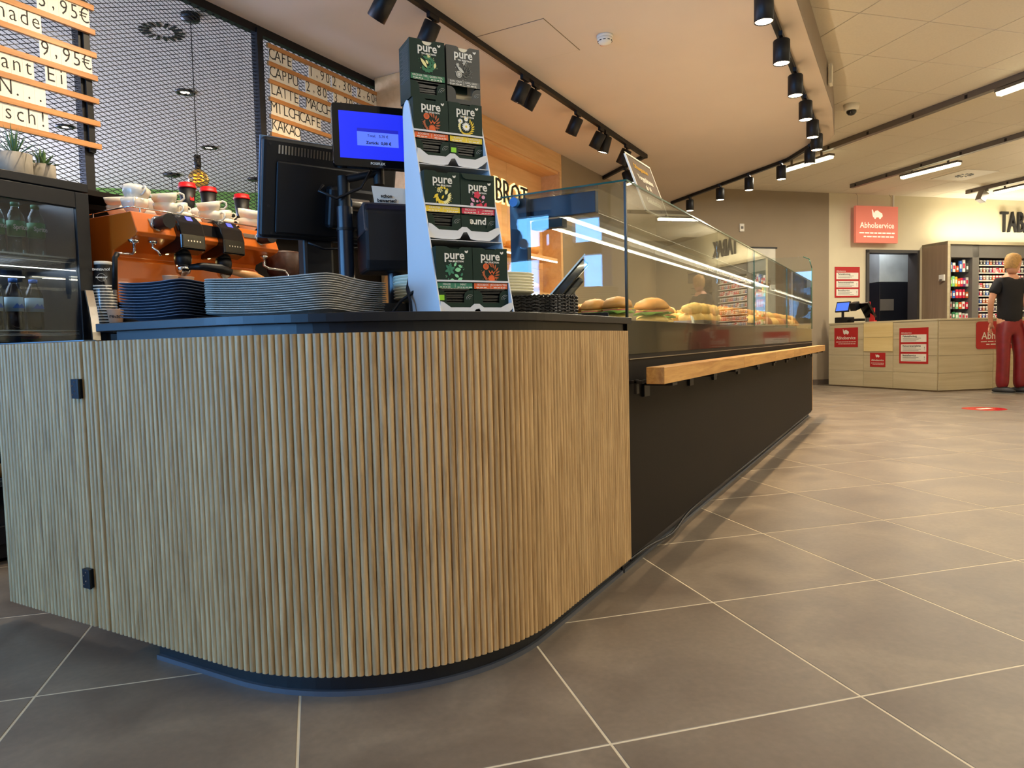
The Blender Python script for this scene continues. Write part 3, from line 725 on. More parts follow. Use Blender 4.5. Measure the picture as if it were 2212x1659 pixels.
# acrylic sign on the glass top
sgn = thing('counter_sign', 'dark sign in a white frame leaning on top of the glass case', 'sign', (-.955, 3.02, GT + .003), 0, rot=(0, radians(-20), 0))
MB().box(-.002, .002, -.13, .19, .006, .27).obj('panel', mat('sign_brown', (92, 80, 70), .5), sgn)
f = MB(); f.box(-.003, .004, -.14, .20, 0, .008); f.box(-.003, .004, -.14, .20, .268, .277); f.box(-.003, .004, -.14, -.131, 0, .277); f.box(-.003, .004, .191, .20, 0, .277)
f.obj('frame', WHITE, sgn)
txt('Öffnungszeiten', .032, mat('sign_yellow', (230, 180, 50), .5, var=0), sgn, (.0035, .02, .225), FX)
txt('Vorgeplättetes', .034, WHITE, sgn, (.0035, .035, .175), FX, bold=.001)
txt('ab 14', .034, WHITE, sgn, (.0035, .035, .135), FX, bold=.001)
txt('Gebäckstücke', .034, WHITE, sgn, (.0035, .035, .065), FX, bold=.001)
# till screen behind the glass
tl = thing('till_screen', 'black till monitor seen edge on, standing behind the glass case', 'monitor', (-1.66, 3.58, 0), radians(29))
b = MB(); b.box(-.17, .17, 0, .35, -.008, .0); b.obj('screen_frame', mat('till_edge', (130, 160, 190), .3, var=0), tl, (-.0, 0, 1.16), (0, radians(-48), 0))
MB().box(-.15, .15, .02, .33, -.06, -.008).obj('housing', BLACKG, tl, (0, 0, 1.16), (0, radians(-48), 0), bev=.01)
MB().box(-.07, .07, .1, .24, -.10, -.06).obj('housing_back', PLASTB, tl, (0, 0, 1.16), (0, radians(-48), 0), bev=.01)
MB().cyl((.05, .17, .86), (.05, .17, 1.12), .025).obj('stand_pole', BLACK, tl)
MB().box(-.1, .2, .05, .3, 0, .86).obj('pedestal', BLACKS, tl)

# ================================================================== CEILING FIXTURES
tk = thing('lighting_track', 'straight black lighting track above the staff side of the counter', 'light track', (0, 0, 0))
MB().box(-2.54, -2.505, 1.6, 7.64, 2.80, 2.839).obj('track_profile', BLACK, tk)
b = MB(); Tm = Matrix.Translation((-2.52, 7.60, 0)) @ Matrix.Rotation(radians(137.5), 4, 'Z'); b.box(0, 1.15, -.018, .018, 2.80, 2.839, 0, Tm); b.obj('track_profile', BLACK, tk)
tk2 = thing('lighting_track', 'bent black lighting track following the edge of the lowered ceiling', 'light track', (0, 0, 0))
P2 = [(-.735, 3.0), (-.78, 7.75), (-.90, 8.22), (-1.20, 8.72), (-3.05, 10.40)]
for p, q in zip(P2, P2[1:]):
    L_ = sqrt((q[0] - p[0]) ** 2 + (q[1] - p[1]) ** 2); Tm = Matrix.Translation((p[0], p[1], 0)) @ Matrix.Rotation(atan2(q[1] - p[1], q[0] - p[0]), 4, 'Z')
    MB().box(-.005, L_ + .005, -.018, .018, 2.80, 2.839, 0, Tm).obj('track_profile', BLACK, tk2)
def spot(x, y, label, tilt=0., az=0., on=True, E=30., col=WARM, r=.054, L_=.15, zb=2.63, group='track spotlights', size=radians(95)):
    t = thing('track_spotlight', label, 'spotlight', (x, y, 2.80), az, group)
    MB().box(-.012, .012, -.05, .05, -.03, 0).obj('adapter', BLACK, t)
    MB().cyl((0, 0, -.03), (0, 0, -.06), .009, n=10).obj('swivel', BLACK, t)
    hd = MB().lathe([(.001, 0), (r * .93, 0), (r, -.006), (r, -L_), (r * .93, -L_ - .002), (r * .90, -L_ + .006)], 28).obj('head', BLACK, t, (0, 0, -.045), (0, tilt, 0))
    MB().lathe([(.001, -L_ + .004), (r * .90, -L_ + .004)], 24, smooth=False).obj('lens', LAMP if on else GREYM, hd)
    if on: light('spot_lamp', 'SPOT', (0, 0, -L_ - .02), E, col, (0, 0, 0), .022, spot=size, blend=.9, parent=hd)
    return t
s2 = [(-.727, 4.35), (-.735, 5.06), (-.742, 5.78), (-.75, 6.46), (-.76, 7.06), (-.775, 7.55), (-.90, 8.10), (-1.27, 8.70), (-1.70, 9.09), (-2.14, 9.49), (-2.68, 10.02)]
for i, (x, y) in enumerate(s2):
    spot(x, y, 'black spotlight pointing down, %s along the bent track from the near end' % ORD[i], E=85 if i < 7 else 40)
spot(-.72, 3.55, 'black spotlight pointing down, added out of view at the near end of the track', E=85)  # extra unseen spotlight, added to the row for more light
s1 = [(3.20, .70), (3.62, .55), (4.80, .5), (4.98, .62), (5.78, .5), (6.32, .55), (6.46, .3), (7.02, .5)]
for i, (y, tl_) in enumerate(s1):
    spot(-2.52, y, 'black spotlight tilted to the wall, %s along the straight track' % ORD[i], tilt=tl_, on=True, E=30, group='tilted spotlights', col=(1, .70, .40))
for i, y in enumerate((1.5, 2.35)): spot(-2.52, y, 'added black spotlight out of view lighting the menu boards, ' + ORD[i] + ' one', tilt=1.0, E=42, group='tilted spotlights', col=(1, .80, .55))  # unseen pair added to brighten the letter cards
for i, y in enumerate((1.95, 2.65)): spot(-2.52, y, 'added black spotlight out of view lighting the espresso machine, ' + ORD[i] + ' one', tilt=.33, E=60, group='tilted spotlights', col=(1, .84, .62))  # unseen pair added to brighten the cups and back counter
spot(-2.86, 7.92, 'black spotlight beside the counter sign, on the short end of the straight track', tilt=-.3, E=12, group='tilted spotlights')
t = thing('smoke_detector', 'white smoke detector on the lowered ceiling', 'smoke detector', (-1.777, 4.55, 2.84))
MB().lathe([(.055, 0), (.055, -.012), (.052, -.016)], 28).obj('base', WHITE, t)
MB().lathe([(.050, -.016), (.052, -.03), (.040, -.048), (.015, -.058), (.001, -.06)], 28).obj('cover', WHITE, t)
for k in range(10): MB().box(.034, .049, -.008, .008, -.040, -.036).obj('slot', INK, t, (0, 0, 0), (0, 0, k * pi / 5))
t = MB().box(-.03, .03, -.012, .012, -.003, 0).obj('detector_label', mat('label_pink', (226, 170, 140), .6), None, (-1.83, 4.68, 2.8385)); tag(t, 'tiny pale label stuck above the smoke detector', 'label')
t = thing('dome_camera', 'white dome security camera on the tiled ceiling', 'camera', (-.498, 7.958, 3.10))
MB().lathe([(.075, 0), (.068, -.05), (.055, -.06)], 28).obj('housing', WHITE, t)
MB().lathe([(.048, -.055), (.046, -.08), (.03, -.10), (.001, -.108)], 24).obj('dome', BLACKG, t)
def beam(p, q, label, z0=3.04):
    L_ = sqrt((q[0] - p[0]) ** 2 + (q[1] - p[1]) ** 2); a = atan2(q[1] - p[1], q[0] - p[0])
    t = thing('ceiling_rail', label, 'ceiling rail', (p[0], p[1], 3.10), a)
    MB().box(0, L_, -.035, .035, z0 - 3.10, 0).obj('profile', GREYM, t, bev=.003)
    for k in range(int(L_ / .6) + 1): MB().box(k * .6 + .1, k * .6 + .13, -.037, .037, -.055, -.02).obj('clip', BLACK, t)
    return t
beam((-.90, 9.53), (4.0, 5.0), 'long grey ceiling rail starting at the tip of the lowered ceiling')
beam((-.75, 12.09), (4.0, 7.35), 'long grey ceiling rail behind the first one, above a lit tube')
beam((.84, 13.77), (4.0, 10.7), 'grey ceiling rail nearest the tobacco shelves, carrying a small spotlight')
def tubel(p, q, label, E=46):
    L_ = sqrt((q[0] - p[0]) ** 2 + (q[1] - p[1]) ** 2); a = atan2(q[1] - p[1], q[0] - p[0])
    t = thing('ceiling_light', label, 'ceiling light', (p[0], p[1], 3.02), a, 'long tube lights')
    MB().box(-.01, L_ + .01, -.045, .045, -.015, .012).obj('housing', GREYM, t)
    MB().prism([(-.04, -.016), (-.03, -.045), (.03, -.045), (.04, -.016)], 0, L_, 'x').obj('diffuser', TUBE, t)
    for k in (.15, L_ - .15): MB().box(k - .01, k + .01, -.01, .01, .012, .08).obj('hanger', GREYM, t)
    light('tube_lamp', 'AREA', (L_ / 2, 0, -.05), E, NEUT, (0, 0, 0), L_, .08, parent=t)
tubel((-1.45, 10.06), (-.82, 9.615), 'short lit tube light partly behind the bent track spotlights', 45)
tubel((.73, 8.04), (1.8, 7.0), 'lit tube light under the first grey rail')
tubel((-.07, 11.49), (.58, 10.98), 'lit tube light in front of the square ceiling vent', 55)
tubel((1.215, 13.63), (2.3, 12.6), 'lit tube light near the tobacco lettering')
for i, (x, y) in enumerate(((1.6, 4.6), (2.4, 1.6), (1.0, -1.2), (.6, 2.6))):  # tube lights added out of view as general fill
    tubel((x, y), (x + .9, y - .9), 'added tube light overhead, out of view for extra fill, ' + ORD[i] + ' one behind the camera side', 40)
for i, (x, y, e_) in enumerate(((-2.4, -.6, 16), (.2, -.9, 14), (2.9, 3.0, 90), (3.1, 7.0, 190), (-5.6, .6, 60), (3.2, 11.0, 190))):  # invented uplighters, out of view, added to lift the ceiling brightness
    t = thing('added_uplighter', 'added opaque bowl uplighter, out of view to brighten the ceiling, ' + ORD[i] + ' one from the entrance', 'lamp', (x, y, 2.0))
    MB().lathe([(.001, -.06), (.10, -.04), (.16, .03), (.155, .03), (.09, -.03), (.001, -.045)], 24).obj('bowl', BLACK, t)
    MB().cyl((0, 0, -.03), (0, 0, .82), .004, n=6).obj('cord', BLACK, t)
    light('added_uplighter_lamp', 'SPOT', (0, 0, .02), e_, (1., .80, .58) if i < 2 else (1., .86, .68), (radians(180), 0, 0), .08, spot=radians(150), blend=.6, parent=t)
light('added_ceiling_fill', 'AREA', (-1.22, 4.9, 1.345), 12, (1., .78, .54), (radians(180), 0, 0), .05, 4.8)  # added upward fill above the case for the ceiling; no fitting there
light('cabinet_uplight', 'AREA', on45(1.8, .30, 2.32), 26, (1, .9, .68), (radians(180), 0, R45), 2.4, .1)
t = thing('rail_spotlight', 'small grey spotlight hanging from the farthest ceiling rail', 'spotlight', (1.06, 13.52, 3.04), R45)
MB().box(-.02, .02, -.05, .05, -.03, .02).obj('adapter', GREYM, t); MB().box(-.06, .06, -.05, .05, -.2, -.04).obj('head', GREYM, t, rot=(0, .45, 0), bev=.005)
light('shelf_spot', 'SPOT', (1.2, 12.9, 2.9), 60, (1, .9, .68), (radians(58), 0, radians(-38) + 0), .04, spot=radians(80), blend=.6)
t = thing('square_vent', 'white square ceiling panel with a small round black vent', 'vent', (.72, 12.4, 3.0985), R45)
MB().box(-.30, .30, -.30, .30, -.004, 0).obj('plate', WHITE, t)
for k in range(12): MB().box(.06, .12, -.011, .011, -.009, -.004).obj('vent_slot', BLACK, t, (0, 0, 0), (0, 0, k * pi / 6))
t = MB().box(-.012, .012, -.05, .05, -.16, 0).obj('door_contact', WHITE, None, (-.57, 6.6, 3.06)); tag(t, 'small white sensor box on the fascia of the lowered ceiling', 'sensor')
# back wall fittings
t = thing('wall_socket', 'small white socket on the taupe wall above the glass case', 'socket', (-2.258, 11.442, 2.51), R45)
MB().box(-.04, .04, -.02, 0, -.06, .06).obj('cover', WHITE, t, bev=.003); MB().box(-.02, .02, -.024, -.02, -.02, .02).obj('insert', GREYP, t)
d2 = struct(MB().box(-3.1, -2.60, -.03, .02, 0, 2.19).obj('door_2', mat('pale_door', (206, 202, 186), .6), None, (0, 13.70, 0), (0, 0, R45)))
MB().box(-3.13, -2.57, -.036, .02, 2.19, 2.215).obj('door_header', BLACK, d2)
def car_icon(b, cx, cz, s, y=-.0015):
    # small delivery basket on wheels silhouette
    b.prism([(cx + p * s, cz + q * s) for p, q in ((-.5, .38), (-.42, .40), (-.30, .12), (-.18, .30), (.05, .34), (.22, .22), (.45, .12), (.5, -.08), (.42, -.18), (-.38, -.18), (-.44, .0))], y - .001, y, 'y')
    b.cyl((cx - .2 * s, y - .002, cz - .2 * s), (cx - .2 * s, y, cz - .2 * s), .10 * s, n=12); b.cyl((cx + .25 * s, y - .002, cz - .2 * s), (cx + .25 * s, y, cz - .2 * s), .10 * s, n=12)
LITW = emis('lit_white', (250, 214, 190), .7)
def red_board(name, label, loc, rz, w_, h_, th=.004, m=RED, kind='service', cat='sign', corner=.0):
    WHITE = LITW if m.name == 'lit_red_panel' else MATS['white_card']
    t = thing(name, label, cat, loc, rz)
    if corner: MB().prism(rrect(w_, h_, corner, cz) if False else [(a, c + h_ / 2) for a, c in rrect(w_, h_, corner)], -th, 0, 'y').obj('panel', m, t)
    else: MB().box(-w_ / 2, w_ / 2, -th, 0, 0, h_).obj('panel', m, t)
    if kind == 'service':
        b = MB(); car_icon(b, 0 * w_, h_ * .76, w_ * .26, -th); b.obj('pictogram', WHITE, t)
        txt('Abholservice', w_ * .155, WHITE, t, (0, -th - .0006, h_ * .47), FY, bold=w_ * .0015)
        for k in range(2):
            b = MB(); x = -w_ * .42 + k * w_ * .1; rr_ = random.Random(k)
            while x < w_ * (.42 - k * .1):
                l_ = w_ * rr_.uniform(.05, .12); b.box(x, x + l_, -th - .0008, -th, h_ * (.25 - k * .1), h_ * (.285 - k * .1)); x += l_ + w_ * .02
            o = b.obj('small_print', WHITE, t)
    else:
        txt('Abholservice', w_ * .07, WHITE, t, (-w_ * .25, -th - .0006, h_ * .86), FY)
        for k in range(3):
            z0 = h_ * (.60 - k * .27)
            pc = MB().box(-w_ * .44, w_ * .44, -th - .001, -th, z0, z0 + h_ * .21).obj('white_field', WHITE, t)
            txt(('Paketabholung', 'Retourenannahme', 'Bestellservice')[k], w_ * .085, INK, pc, (-w_ * .38, -th - .0016, z0 + h_ * .165), FY, align='LEFT', bold=.0006)
            for q in range(3): MB().box(-w_ * .38, w_ * (.1 + .08 * ((q + k) % 3)), -th - .0016, -th - .001, z0 + h_ * (.03 + .035 * q), z0 + h_ * (.042 + .035 * q)).obj('print_line', GREYP, pc)
            if k: txt('!', w_ * .16, GREYP, pc, (w_ * .38, -th - .0016, z0 + h_ * .09), FY)
    return t
PRED = emis('lit_red_panel', (214, 116, 94), .30)
hs = red_board('hanging_sign', 'lit pale red sign with a pictogram hanging high on the wall', on45(-.76, .1, 2.292), R45, .83, .592, .05, PRED)
for x in (-.36, .30): MB().tube([(x, -.02, .592), (x + .02, 0, .75), (x, .02, .80)], .002, 5).obj('hanging_wire', GREYM, hs)
red_board('red_notice', 'red notice with three white fields on the beige wall', on45(-1.215, .003, 1.417), R45, .49, .498, kind='list')
t = thing('cable_duct', 'thin white cable duct running down beside the hanging sign', 'duct', on45(-.30, 0, 0), R45)
MB().box(-.012, .012, -.015, 0, 2.43, 3.10).obj('duct', WHITE, t); MB().box(-.05, .05, -.04, 0, 2.34, 2.45).obj('junction_box', WHITE, t, bev=.004)
tb = thing('tobacco_lettering', 'black standing letters reading TABAK above the product shelves', 'sign', on45(0, 0, 0), R45)
for k, ch in enumerate('TABAK'): txt(ch, .52, INK, tb, (2.06 + k * .185, -.03, 2.695), FY, 'letter', .02, .0, sx=.56)
# cabinet with products
kb_ = thing('product_cabinet', 'oak framed product cabinet with grey shelf bays under the TABAK letters', 'cabinet', on45(0, 0, 0), R45)
cx0, cx1, cy0 = .31, 3.2, -.50
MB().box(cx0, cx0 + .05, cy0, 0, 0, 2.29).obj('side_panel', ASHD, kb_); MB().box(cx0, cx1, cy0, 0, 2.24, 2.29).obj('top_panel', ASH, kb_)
MB().box(cx0 - .001, cx0 + .052, cy0 - .004, cy0, 0, 2.292).obj('edge_strip', ASH, kb_)
MB().box(cx0 + .05, cx1, -.06, 0, 0, 2.24).obj('back_panel', GREYP, kb_)
MB().box(cx0 + .05, cx0 + .105, cy0 + .03, -.06, 0, 2.24).obj('grey_stile', GREYP, kb_); MB().box(.86, 1.00, cy0 + .03, -.06, 0, 2.24).obj('grey_stile', GREYP, kb_)
MB().box(cx0 + .105, cx1, cy0 + .03, -.06, 2.03, 2.24).obj('grey_header', GREYP, kb_); MB().box(2.10, 2.22, cy0 + .03, -.06, 0, 2.03).obj('grey_stile', GREYP, kb_)
MB().box(cx0 + .105, .86, cy0 + .05, -.07, .9, 1.0).obj('base_shelf', GREYP, kb_); MB().box(1.0, cx1, cy0 + .05, -.07, .9, 1.0).obj('base_shelf', GREYP, kb_)
MB().box(cx0 + .105, .86, -.12, -.061, 1.0, 2.03).obj('black_back', BLACK, kb_)
for k in range(8):
    sh = MB().box(1.0, 2.10, cy0 + .10, -.061, 1.012 + k * .128, 1.020 + k * .128).obj('shelf', GREYP, kb_)
    MB().box(1.0, 2.10, cy0 + .095, cy0 + .10, 1.005 + k * .128, 1.024 + k * .128).obj('price_rail', WHITE, sh)
for k in range(8): MB().box(2.22, cx1, cy0 + .10, -.061, 1.012 + k * .128, 1.020 + k * .128).obj('shelf', GREYP, kb_)
light('cabinet_lamp', 'AREA', on45(1.2, .42, 2.2), 9, (1, .95, .85), (radians(-25), 0, R45), 1.6, .05)
rnd = random.Random(11)
PK = ['red', 'grey', 'white', 'silver', 'rust', 'red', 'dkgrey', 'orange', 'purple', 'blue']
packm = {}
for c in set(PK):
    b = MB(); b.box(-.026, .026, -.04, 0, 0, .085); b.box(-.026, .026, -.041, -.0401, .055, .080, 1); b.box(-.012, .012, -.0412, -.0403, .02, .045, 1)
    packm[c] = b.mesh('cigarette_pack', [COLR[c], COLR['white' if c != 'white' else 'red']])
for r in range(8):
    for k in range(15):
        c = rnd.choice(PK); x = 1.06 + k * .069
        p = on45(x, .36, 1.0205 + r * .128)
        o = put('cigarette_pack', packm[c], None, p, (0, 0, R45 + rnd.uniform(-.05, .05)))
        tag(o, '%s pack, %s from the grey stile on the %s shelf from the top' % ({'dkgrey': 'dark grey'}.get(c, c), ORD[k], ORD[7 - r]), 'pack', 'packs in the right cabinet bay')
rows = [(1.80, [('blue', .16), ('white', .15), ('orange', .10), ('blue', .18), ('white', .2), ('dkgrey', .14)]),
        (1.56, [('bright', .15), ('mint', .17), ('yellow', .16), ('orange', .13), ('red', .14), ('purple', .14), ('silver', .15)]),
        (1.37, [('orange', .12), ('blue', .12), ('red', .14), ('red', .14), ('red', .14), ('rust', .1)]),
        (1.19, [('silver', .12), ('grey', .12), ('mint', .11), ('orange', .11), ('white', .12), ('red', .11)]),
        (1.01, [('white', .1), ('green', .13), ('mint', .12), ('white', .12), ('silver', .11), ('white', .1)])]
for r, (z, it) in enumerate(rows):
    for k, (c, hh) in enumerate(it):
        x = .475 + k * (.345 / (len(it) - 1))
        t = thing('hanging_packet', '%s packet, %s from the oak edge in the %s row of the left bay' % ({'dkgrey': 'dark grey'}.get(c, c), ORD[k], ORD[r]), 'packet', on45(x, .40, z), R45 + rnd.uniform(-.1, .1), 'packets in the left cabinet bay')
        MB().prism([(-.026, 0), (.026, 0), (.028, hh * .5), (.025, hh), (-.025, hh), (-.028, hh * .5)], -.012, .012, 'y').obj('packet', COLR[c], t)
        MB().box(-.018, .018, -.0135, -.012, hh * .3, hh * .7).obj('print_field', COLR['white' if c not in ('white', 'silver') else 'red'], t)
        MB().cyl((0, .0, hh - .01), (0, .27, hh - .01), .003, n=6).obj('hook', CHROME, t)
# service counter
P0 = (-1.075, 12.31); P1 = (.373, 11.125); AA = atan2(P1[1] - P0[1], P1[0] - P0[0]); AB = radians(40.5); LA = 1.871; LB = 2.6
sc_ = thing('parcel_counter', 'pale oak corner counter with horizontal boards under the red signs', 'counter', (0, 0, 0))
q = (P1[0] + LB * cos(AB), P1[1] + LB * sin(AB))
foot = [P0, P1, q, (q[0] - .5 * sin(AB), q[1] + .5 * cos(AB)), (P1[0] - .02, P1[1] + .62), (P0[0] + .35, P0[1] + .42)]
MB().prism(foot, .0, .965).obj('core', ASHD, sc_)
for seg, (P_, A_, L_, cuts) in enumerate(((P0, AA, LA, (0, .67, 1.185, LA)), (P1, AB, LB, (0, .86, 1.72, LB)))):
    for a, c in zip(cuts, cuts[1:]):
        for k in range(4):
            b = MB().box(a + .002, c - .002, -.018, 0, .02 + k * .236, .02 + (k + 1) * .236 - .003).obj('board', ASH, sc_, (P_[0], P_[1], 0), (0, 0, A_), bev=.001)
    MB().box(0, L_, -.024, .25, .966, .992).obj('counter_top', ASH, sc_, (P_[0], P_[1], 0), (0, 0, A_), bev=.002)
def segp(P_, A_, s, off, z): return (P_[0] + s * cos(A_) + off * sin(A_), P_[1] + s * sin(A_) - off * cos(A_), z)
red_board('red_sign', 'red service sign on the counter front below the till', segp(P0, AA, .345, .0182, .615), AA, .45, .30)
t = thing('light_board', 'plain light wooden board fixed on the counter front', 'board', segp(P0, AA, .933, .0182, .55), AA)
for k in range(2): MB().box(-.25, .25, -.012, 0, k * .21, k * .21 + .206).obj('board', wood('light_pine', (226, 206, 150), (214, 188, 126), .5, 0, 12, .02), t)
red_board('red_sign', 'small red sign under the light wooden board', segp(P0, AA, .925, .0182, .32), AA, .266, .21)
red_board('red_notice', 'red notice with three white fields on the counter front', segp(P0, AA, 1.515, .0182, .38), AA, .45, .50, kind='list')
red_board('red_sign', 'large rounded red sign on the counter beside the standing man', segp(P1, AB, 1.02, .0182, .565), AB, .88, .375, .008, corner=.04)
ct = thing('cash_till', 'cash till with a small blue screen, printer and terminal on the parcel counter', 'till', segp(P0, AA, .42, -.12, .992), AA + radians(8))
sc2 = MB().box(-.12, .12, -.015, .01, 0, .17).obj('customer_screen', PLASTB, ct, (-.24, -.02, .17), (radians(-18), 0, 0), bev=.004)
MB().box(-.105, .105, -.0165, -.015, .02, .15).obj('screen_picture', emis('till_blue', (60, 96, 200), 1.2), sc2)
MB().cyl((-.24, 0, 0), (-.24, 0, .2), .02).obj('screen_stand', PLASTB, ct)
MB().box(-.33, -.12, -.08, .12, 0, .09).obj('receipt_printer', PLASTB, ct, bev=.01)
MB().box(-.09, .06, -.03, .12, .02, .06).obj('cash_drawer', PLASTB, ct, bev=.005); MB().box(-.06, .04, -.02, .1, .19, .31).obj('card_terminal', PLASTB, ct, (0, 0, 0), (.3, 0, 0), bev=.006)
MB().box(-.14, .16, -.015, .015, 0, .25).obj('staff_screen', BLACKG, ct, (.2, .05, .07), (radians(28), 0, radians(-30)), bev=.006)
MB().cyl((.2, .1, 0), (.2, .1, .2), .022).obj('screen_stand', PLASTB, ct)
t = thing('red_card_rack', 'small red card rack beside the cash till', 'rack', segp(P0, AA, .70, -.14, .992), AA)
MB().box(-.04, .04, -.03, .03, 0, .02).obj('base', RED, t); MB().box(-.035, .035, -.02, .0, .02, .21).obj('card_holder', RED, t)
t = thing('floor_sticker', 'round red sticker on the tiled floor', 'sticker', (.71, 8.76, .0003), R45)
MB().lathe([(.001, 0), (.20, 0), (.20, .0008), (.001, .0008)], 36, smooth=False).obj('disc', mat('sticker_red', (214, 40, 44), .18, var=0), t)
b = MB(); b.box(-.08, .08, -.03, .03, .0009, .0014); b.obj('white_mark', WHITE, t)
t = thing('wall_thermostat', 'small white phone holder on the side of the product cabinet', 'holder', on45(.30, .42, 1.70), R45)
MB().box(-.03, 0, -.05, .05, -.05, .05).obj('body', WHITE, t, bev=.004); MB().box(-.05, -.03, -.02, .02, -.06, -.02).obj('hook', GREYM, t)

# ================================================================== PERSON
def skin_obj(name, m, parent, verts, edges, radii, sub=2, root=0):
    me = bpy.data.meshes.new(name); me.from_pydata(verts, edges, []); me.materials.append(m)
    o = put(name, me, parent)
    sk = o.modifiers.new('skin', 'SKIN'); sk.use_smooth_shade = True
    if not me.skin_vertices: me.attributes  # layer appears with the modifier
    try:
        lay = me.skin_vertices[0].data
    except Exception:
        import bmesh
        bm = bmesh.new(); bm.from_mesh(me); bm.verts.layers.skin.verify(); bm.to_mesh(me); bm.free(); lay = me.skin_vertices[0].data
    for i, r in enumerate(radii): lay[i].radius = (r if isinstance(r, tuple) else (r, r)); lay[i].use_root = (i == root)
    ss = o.modifiers.new('sub', 'SUBSURF'); ss.levels = sub; ss.render_levels = sub
    return o
pz = thing('person', 'man in black t-shirt and red side striped track trousers standing at the counter', 'person', (1.155, 11.04, 0), radians(29.3 - 0))
V = [(0, .0, .93), (0, .01, 1.05), (.0, .0, 1.22), (.0, .01, 1.38), (.0, .0, 1.47), (.012, -.01, 1.54),      # 0-5 spine, neck
     (-.17, 0, 1.43), (-.235, .02, 1.17), (-.18, .10, .97), (-.165, .12, .91),                                  # 6-9 left arm
     (.12, -.02, 1.43), (.15, -.06, 1.16), (.20, -.10, .95), (.22, -.11, .89),                              # 10-13 right arm
     (-.09, 0, .88), (-.085, -.02, .50), (-.085, .02, .10), (-.09, -.06, .04),                                      # 14-17 left leg
     (.09, 0, .88), (.11, -.04, .50), (.12, 0., .10), (.12, -.08, .04)]
Ed = [(0, 1), (1, 2), (2, 3), (3, 4), (4, 5), (3, 6), (6, 7), (7, 8), (8, 9), (3, 10), (10, 11), (11, 12), (12, 13), (0, 14), (14, 15), (15, 16), (16, 17), (0, 18), (18, 19), (19, 20), (20, 21)]
Rr = [(.14, .10), (.13, .09), (.145, .10), (.14, .09), .06, .052, .05, .038, .028, .032, .05, .038, .028, .032, .08, .055, .04, .04, .08, .055, .04, .04]
skin_obj('body', SKIN, pz, V, Ed, Rr)
# head with face turned right / away
hd = MB(); nseg = 20; hp = [(.001, -.125), (.045, -.12), (.062, -.09), (.074, -.04), (.08, .01), (.079, .055), (.065, .095), (.035, .118), (.001, .124)]
hd.lathe(hp, nseg, 0, sx=1.22, sy=.98)
hd.lathe([(.001, -.018), (.012, -.015), (.014, 0), (.006, .028), (.001, .03)], 8, 0, Matrix.Translation((.100, 0, -.02)))  # nose
hd.lathe([(.001, -.02), (.012, -.012), (.017, .008), (.008, .02), (.001, .021)], 10, 0, Matrix.Translation((0, -.080, -.01)), sx=1, sy=.45)
hd.lathe([(.001, -.02), (.012, -.012), (.017, .008), (.008, .02), (.001, .021)], 10, 0, Matrix.Translation((0, .080, -.01)), sx=1, sy=.45)
head = hd.obj('head', SKIN, pz, (.018, -.02, 1.655), (0, radians(12), radians(22)))
for s_ in (-1, 1): MB().lathe([(.001, -.007), (.008, 0), (.001, .007)], 10).obj('eye', INK, head, (.088, s_ * .03, .012))
MB().box(.084, .093, -.018, .018, -.068, -.063).obj('mouth', mat('lips', (170, 90, 80), .5), head)
hr = MB(); vs = []; fs = []; n = 22
for j, (r, z) in enumerate([(.070, -.075), (.082, -.04), (.088, .01), (.088, .06), (.074, .105), (.04, .130), (.001, .137)]):
    for k in range(n):
        a = 2 * pi * k / n; c = cos(a); fr_ = max(0, c)
        zz = z if z > .05 else (z + (.075 - z) * min(1, fr_ * 2.4)); vs.append((r * c * 1.22 - .012, r * sin(a) * .98 , zz))
for j in range(6):
    for k in range(n): a = j * n + k; b2 = j * n + (k + 1) % n; fs.append((a, b2, b2 + n, a + n))
hr.add(vs, fs, 0, True); hr.obj('hair', HAIR, head)
# hands with fingers
def hand(parent, loc, rot, side):
    b = MB(); b.lathe([(.001, -.045), (.036, -.04), (.040, 0), (.030, .04), (.001, .045)], 12, sy=.42)
    for k, (dx, ln) in enumerate(((-.027, .062), (-.009, .074), (.009, .070), (.026, .056))):
        b.tube([(dx, 0, -.03), (dx * 1.1, -.004, -.05 - ln * .4), (dx * 1.12, -.014, -.045 - ln * .75), (dx * 1.1, -.028, -.04 - ln)], [.009, .0088, .008, .006], 8)
    b.tube([(.032 * side, 0, 0), (.052 * side, -.01, -.025), (.056 * side, -.02, -.052)], [.012, .010, .007], 8)
    return b.obj('hand', SKIN, parent, loc, rot)
hand(pz, (-.158, .125, .885), (.2, 0, .5), 1); hand(pz, (.225, -.115, .862), (.1, -.15, .6), -1)
skin_obj('t_shirt', TSH, pz, [(0, 0, .85), (0, .01, 1.08), (0, 0, 1.24), (0, .01, 1.38), (.0, 0, 1.465), (-.15, 0, 1.425), (-.215, .01, 1.27), (.12, -.02, 1.43), (.155, -.055, 1.26)],
         [(0, 1), (1, 2), (2, 3), (3, 4), (3, 5), (5, 6), (3, 7), (7, 8)], [(.17, .13), (.155, .12), (.165, .12), (.155, .11), .075, .075, .068, .075, .068])
skin_obj('track_trousers', PANTS, pz, [(0, 0, 1.02), (0, 0, .92), (-.085, 0, .82), (-.09, -.02, .5), (-.088, .0, .045), (.095, 0, .82), (.115, -.04, .5), (.125, -.02, .045)],
         [(0, 1), (1, 2), (2, 3), (3, 4), (1, 5), (5, 6), (6, 7)], [(.13, .09), (.14, .105), .095, .080, .078, .095, .082, .080])
b = MB(); ptsS = [(.155, -.095, .90), (.178, -.105, .70), (.185, -.115, .5), (.188, -.10, .3), (.19, -.09, .10)]
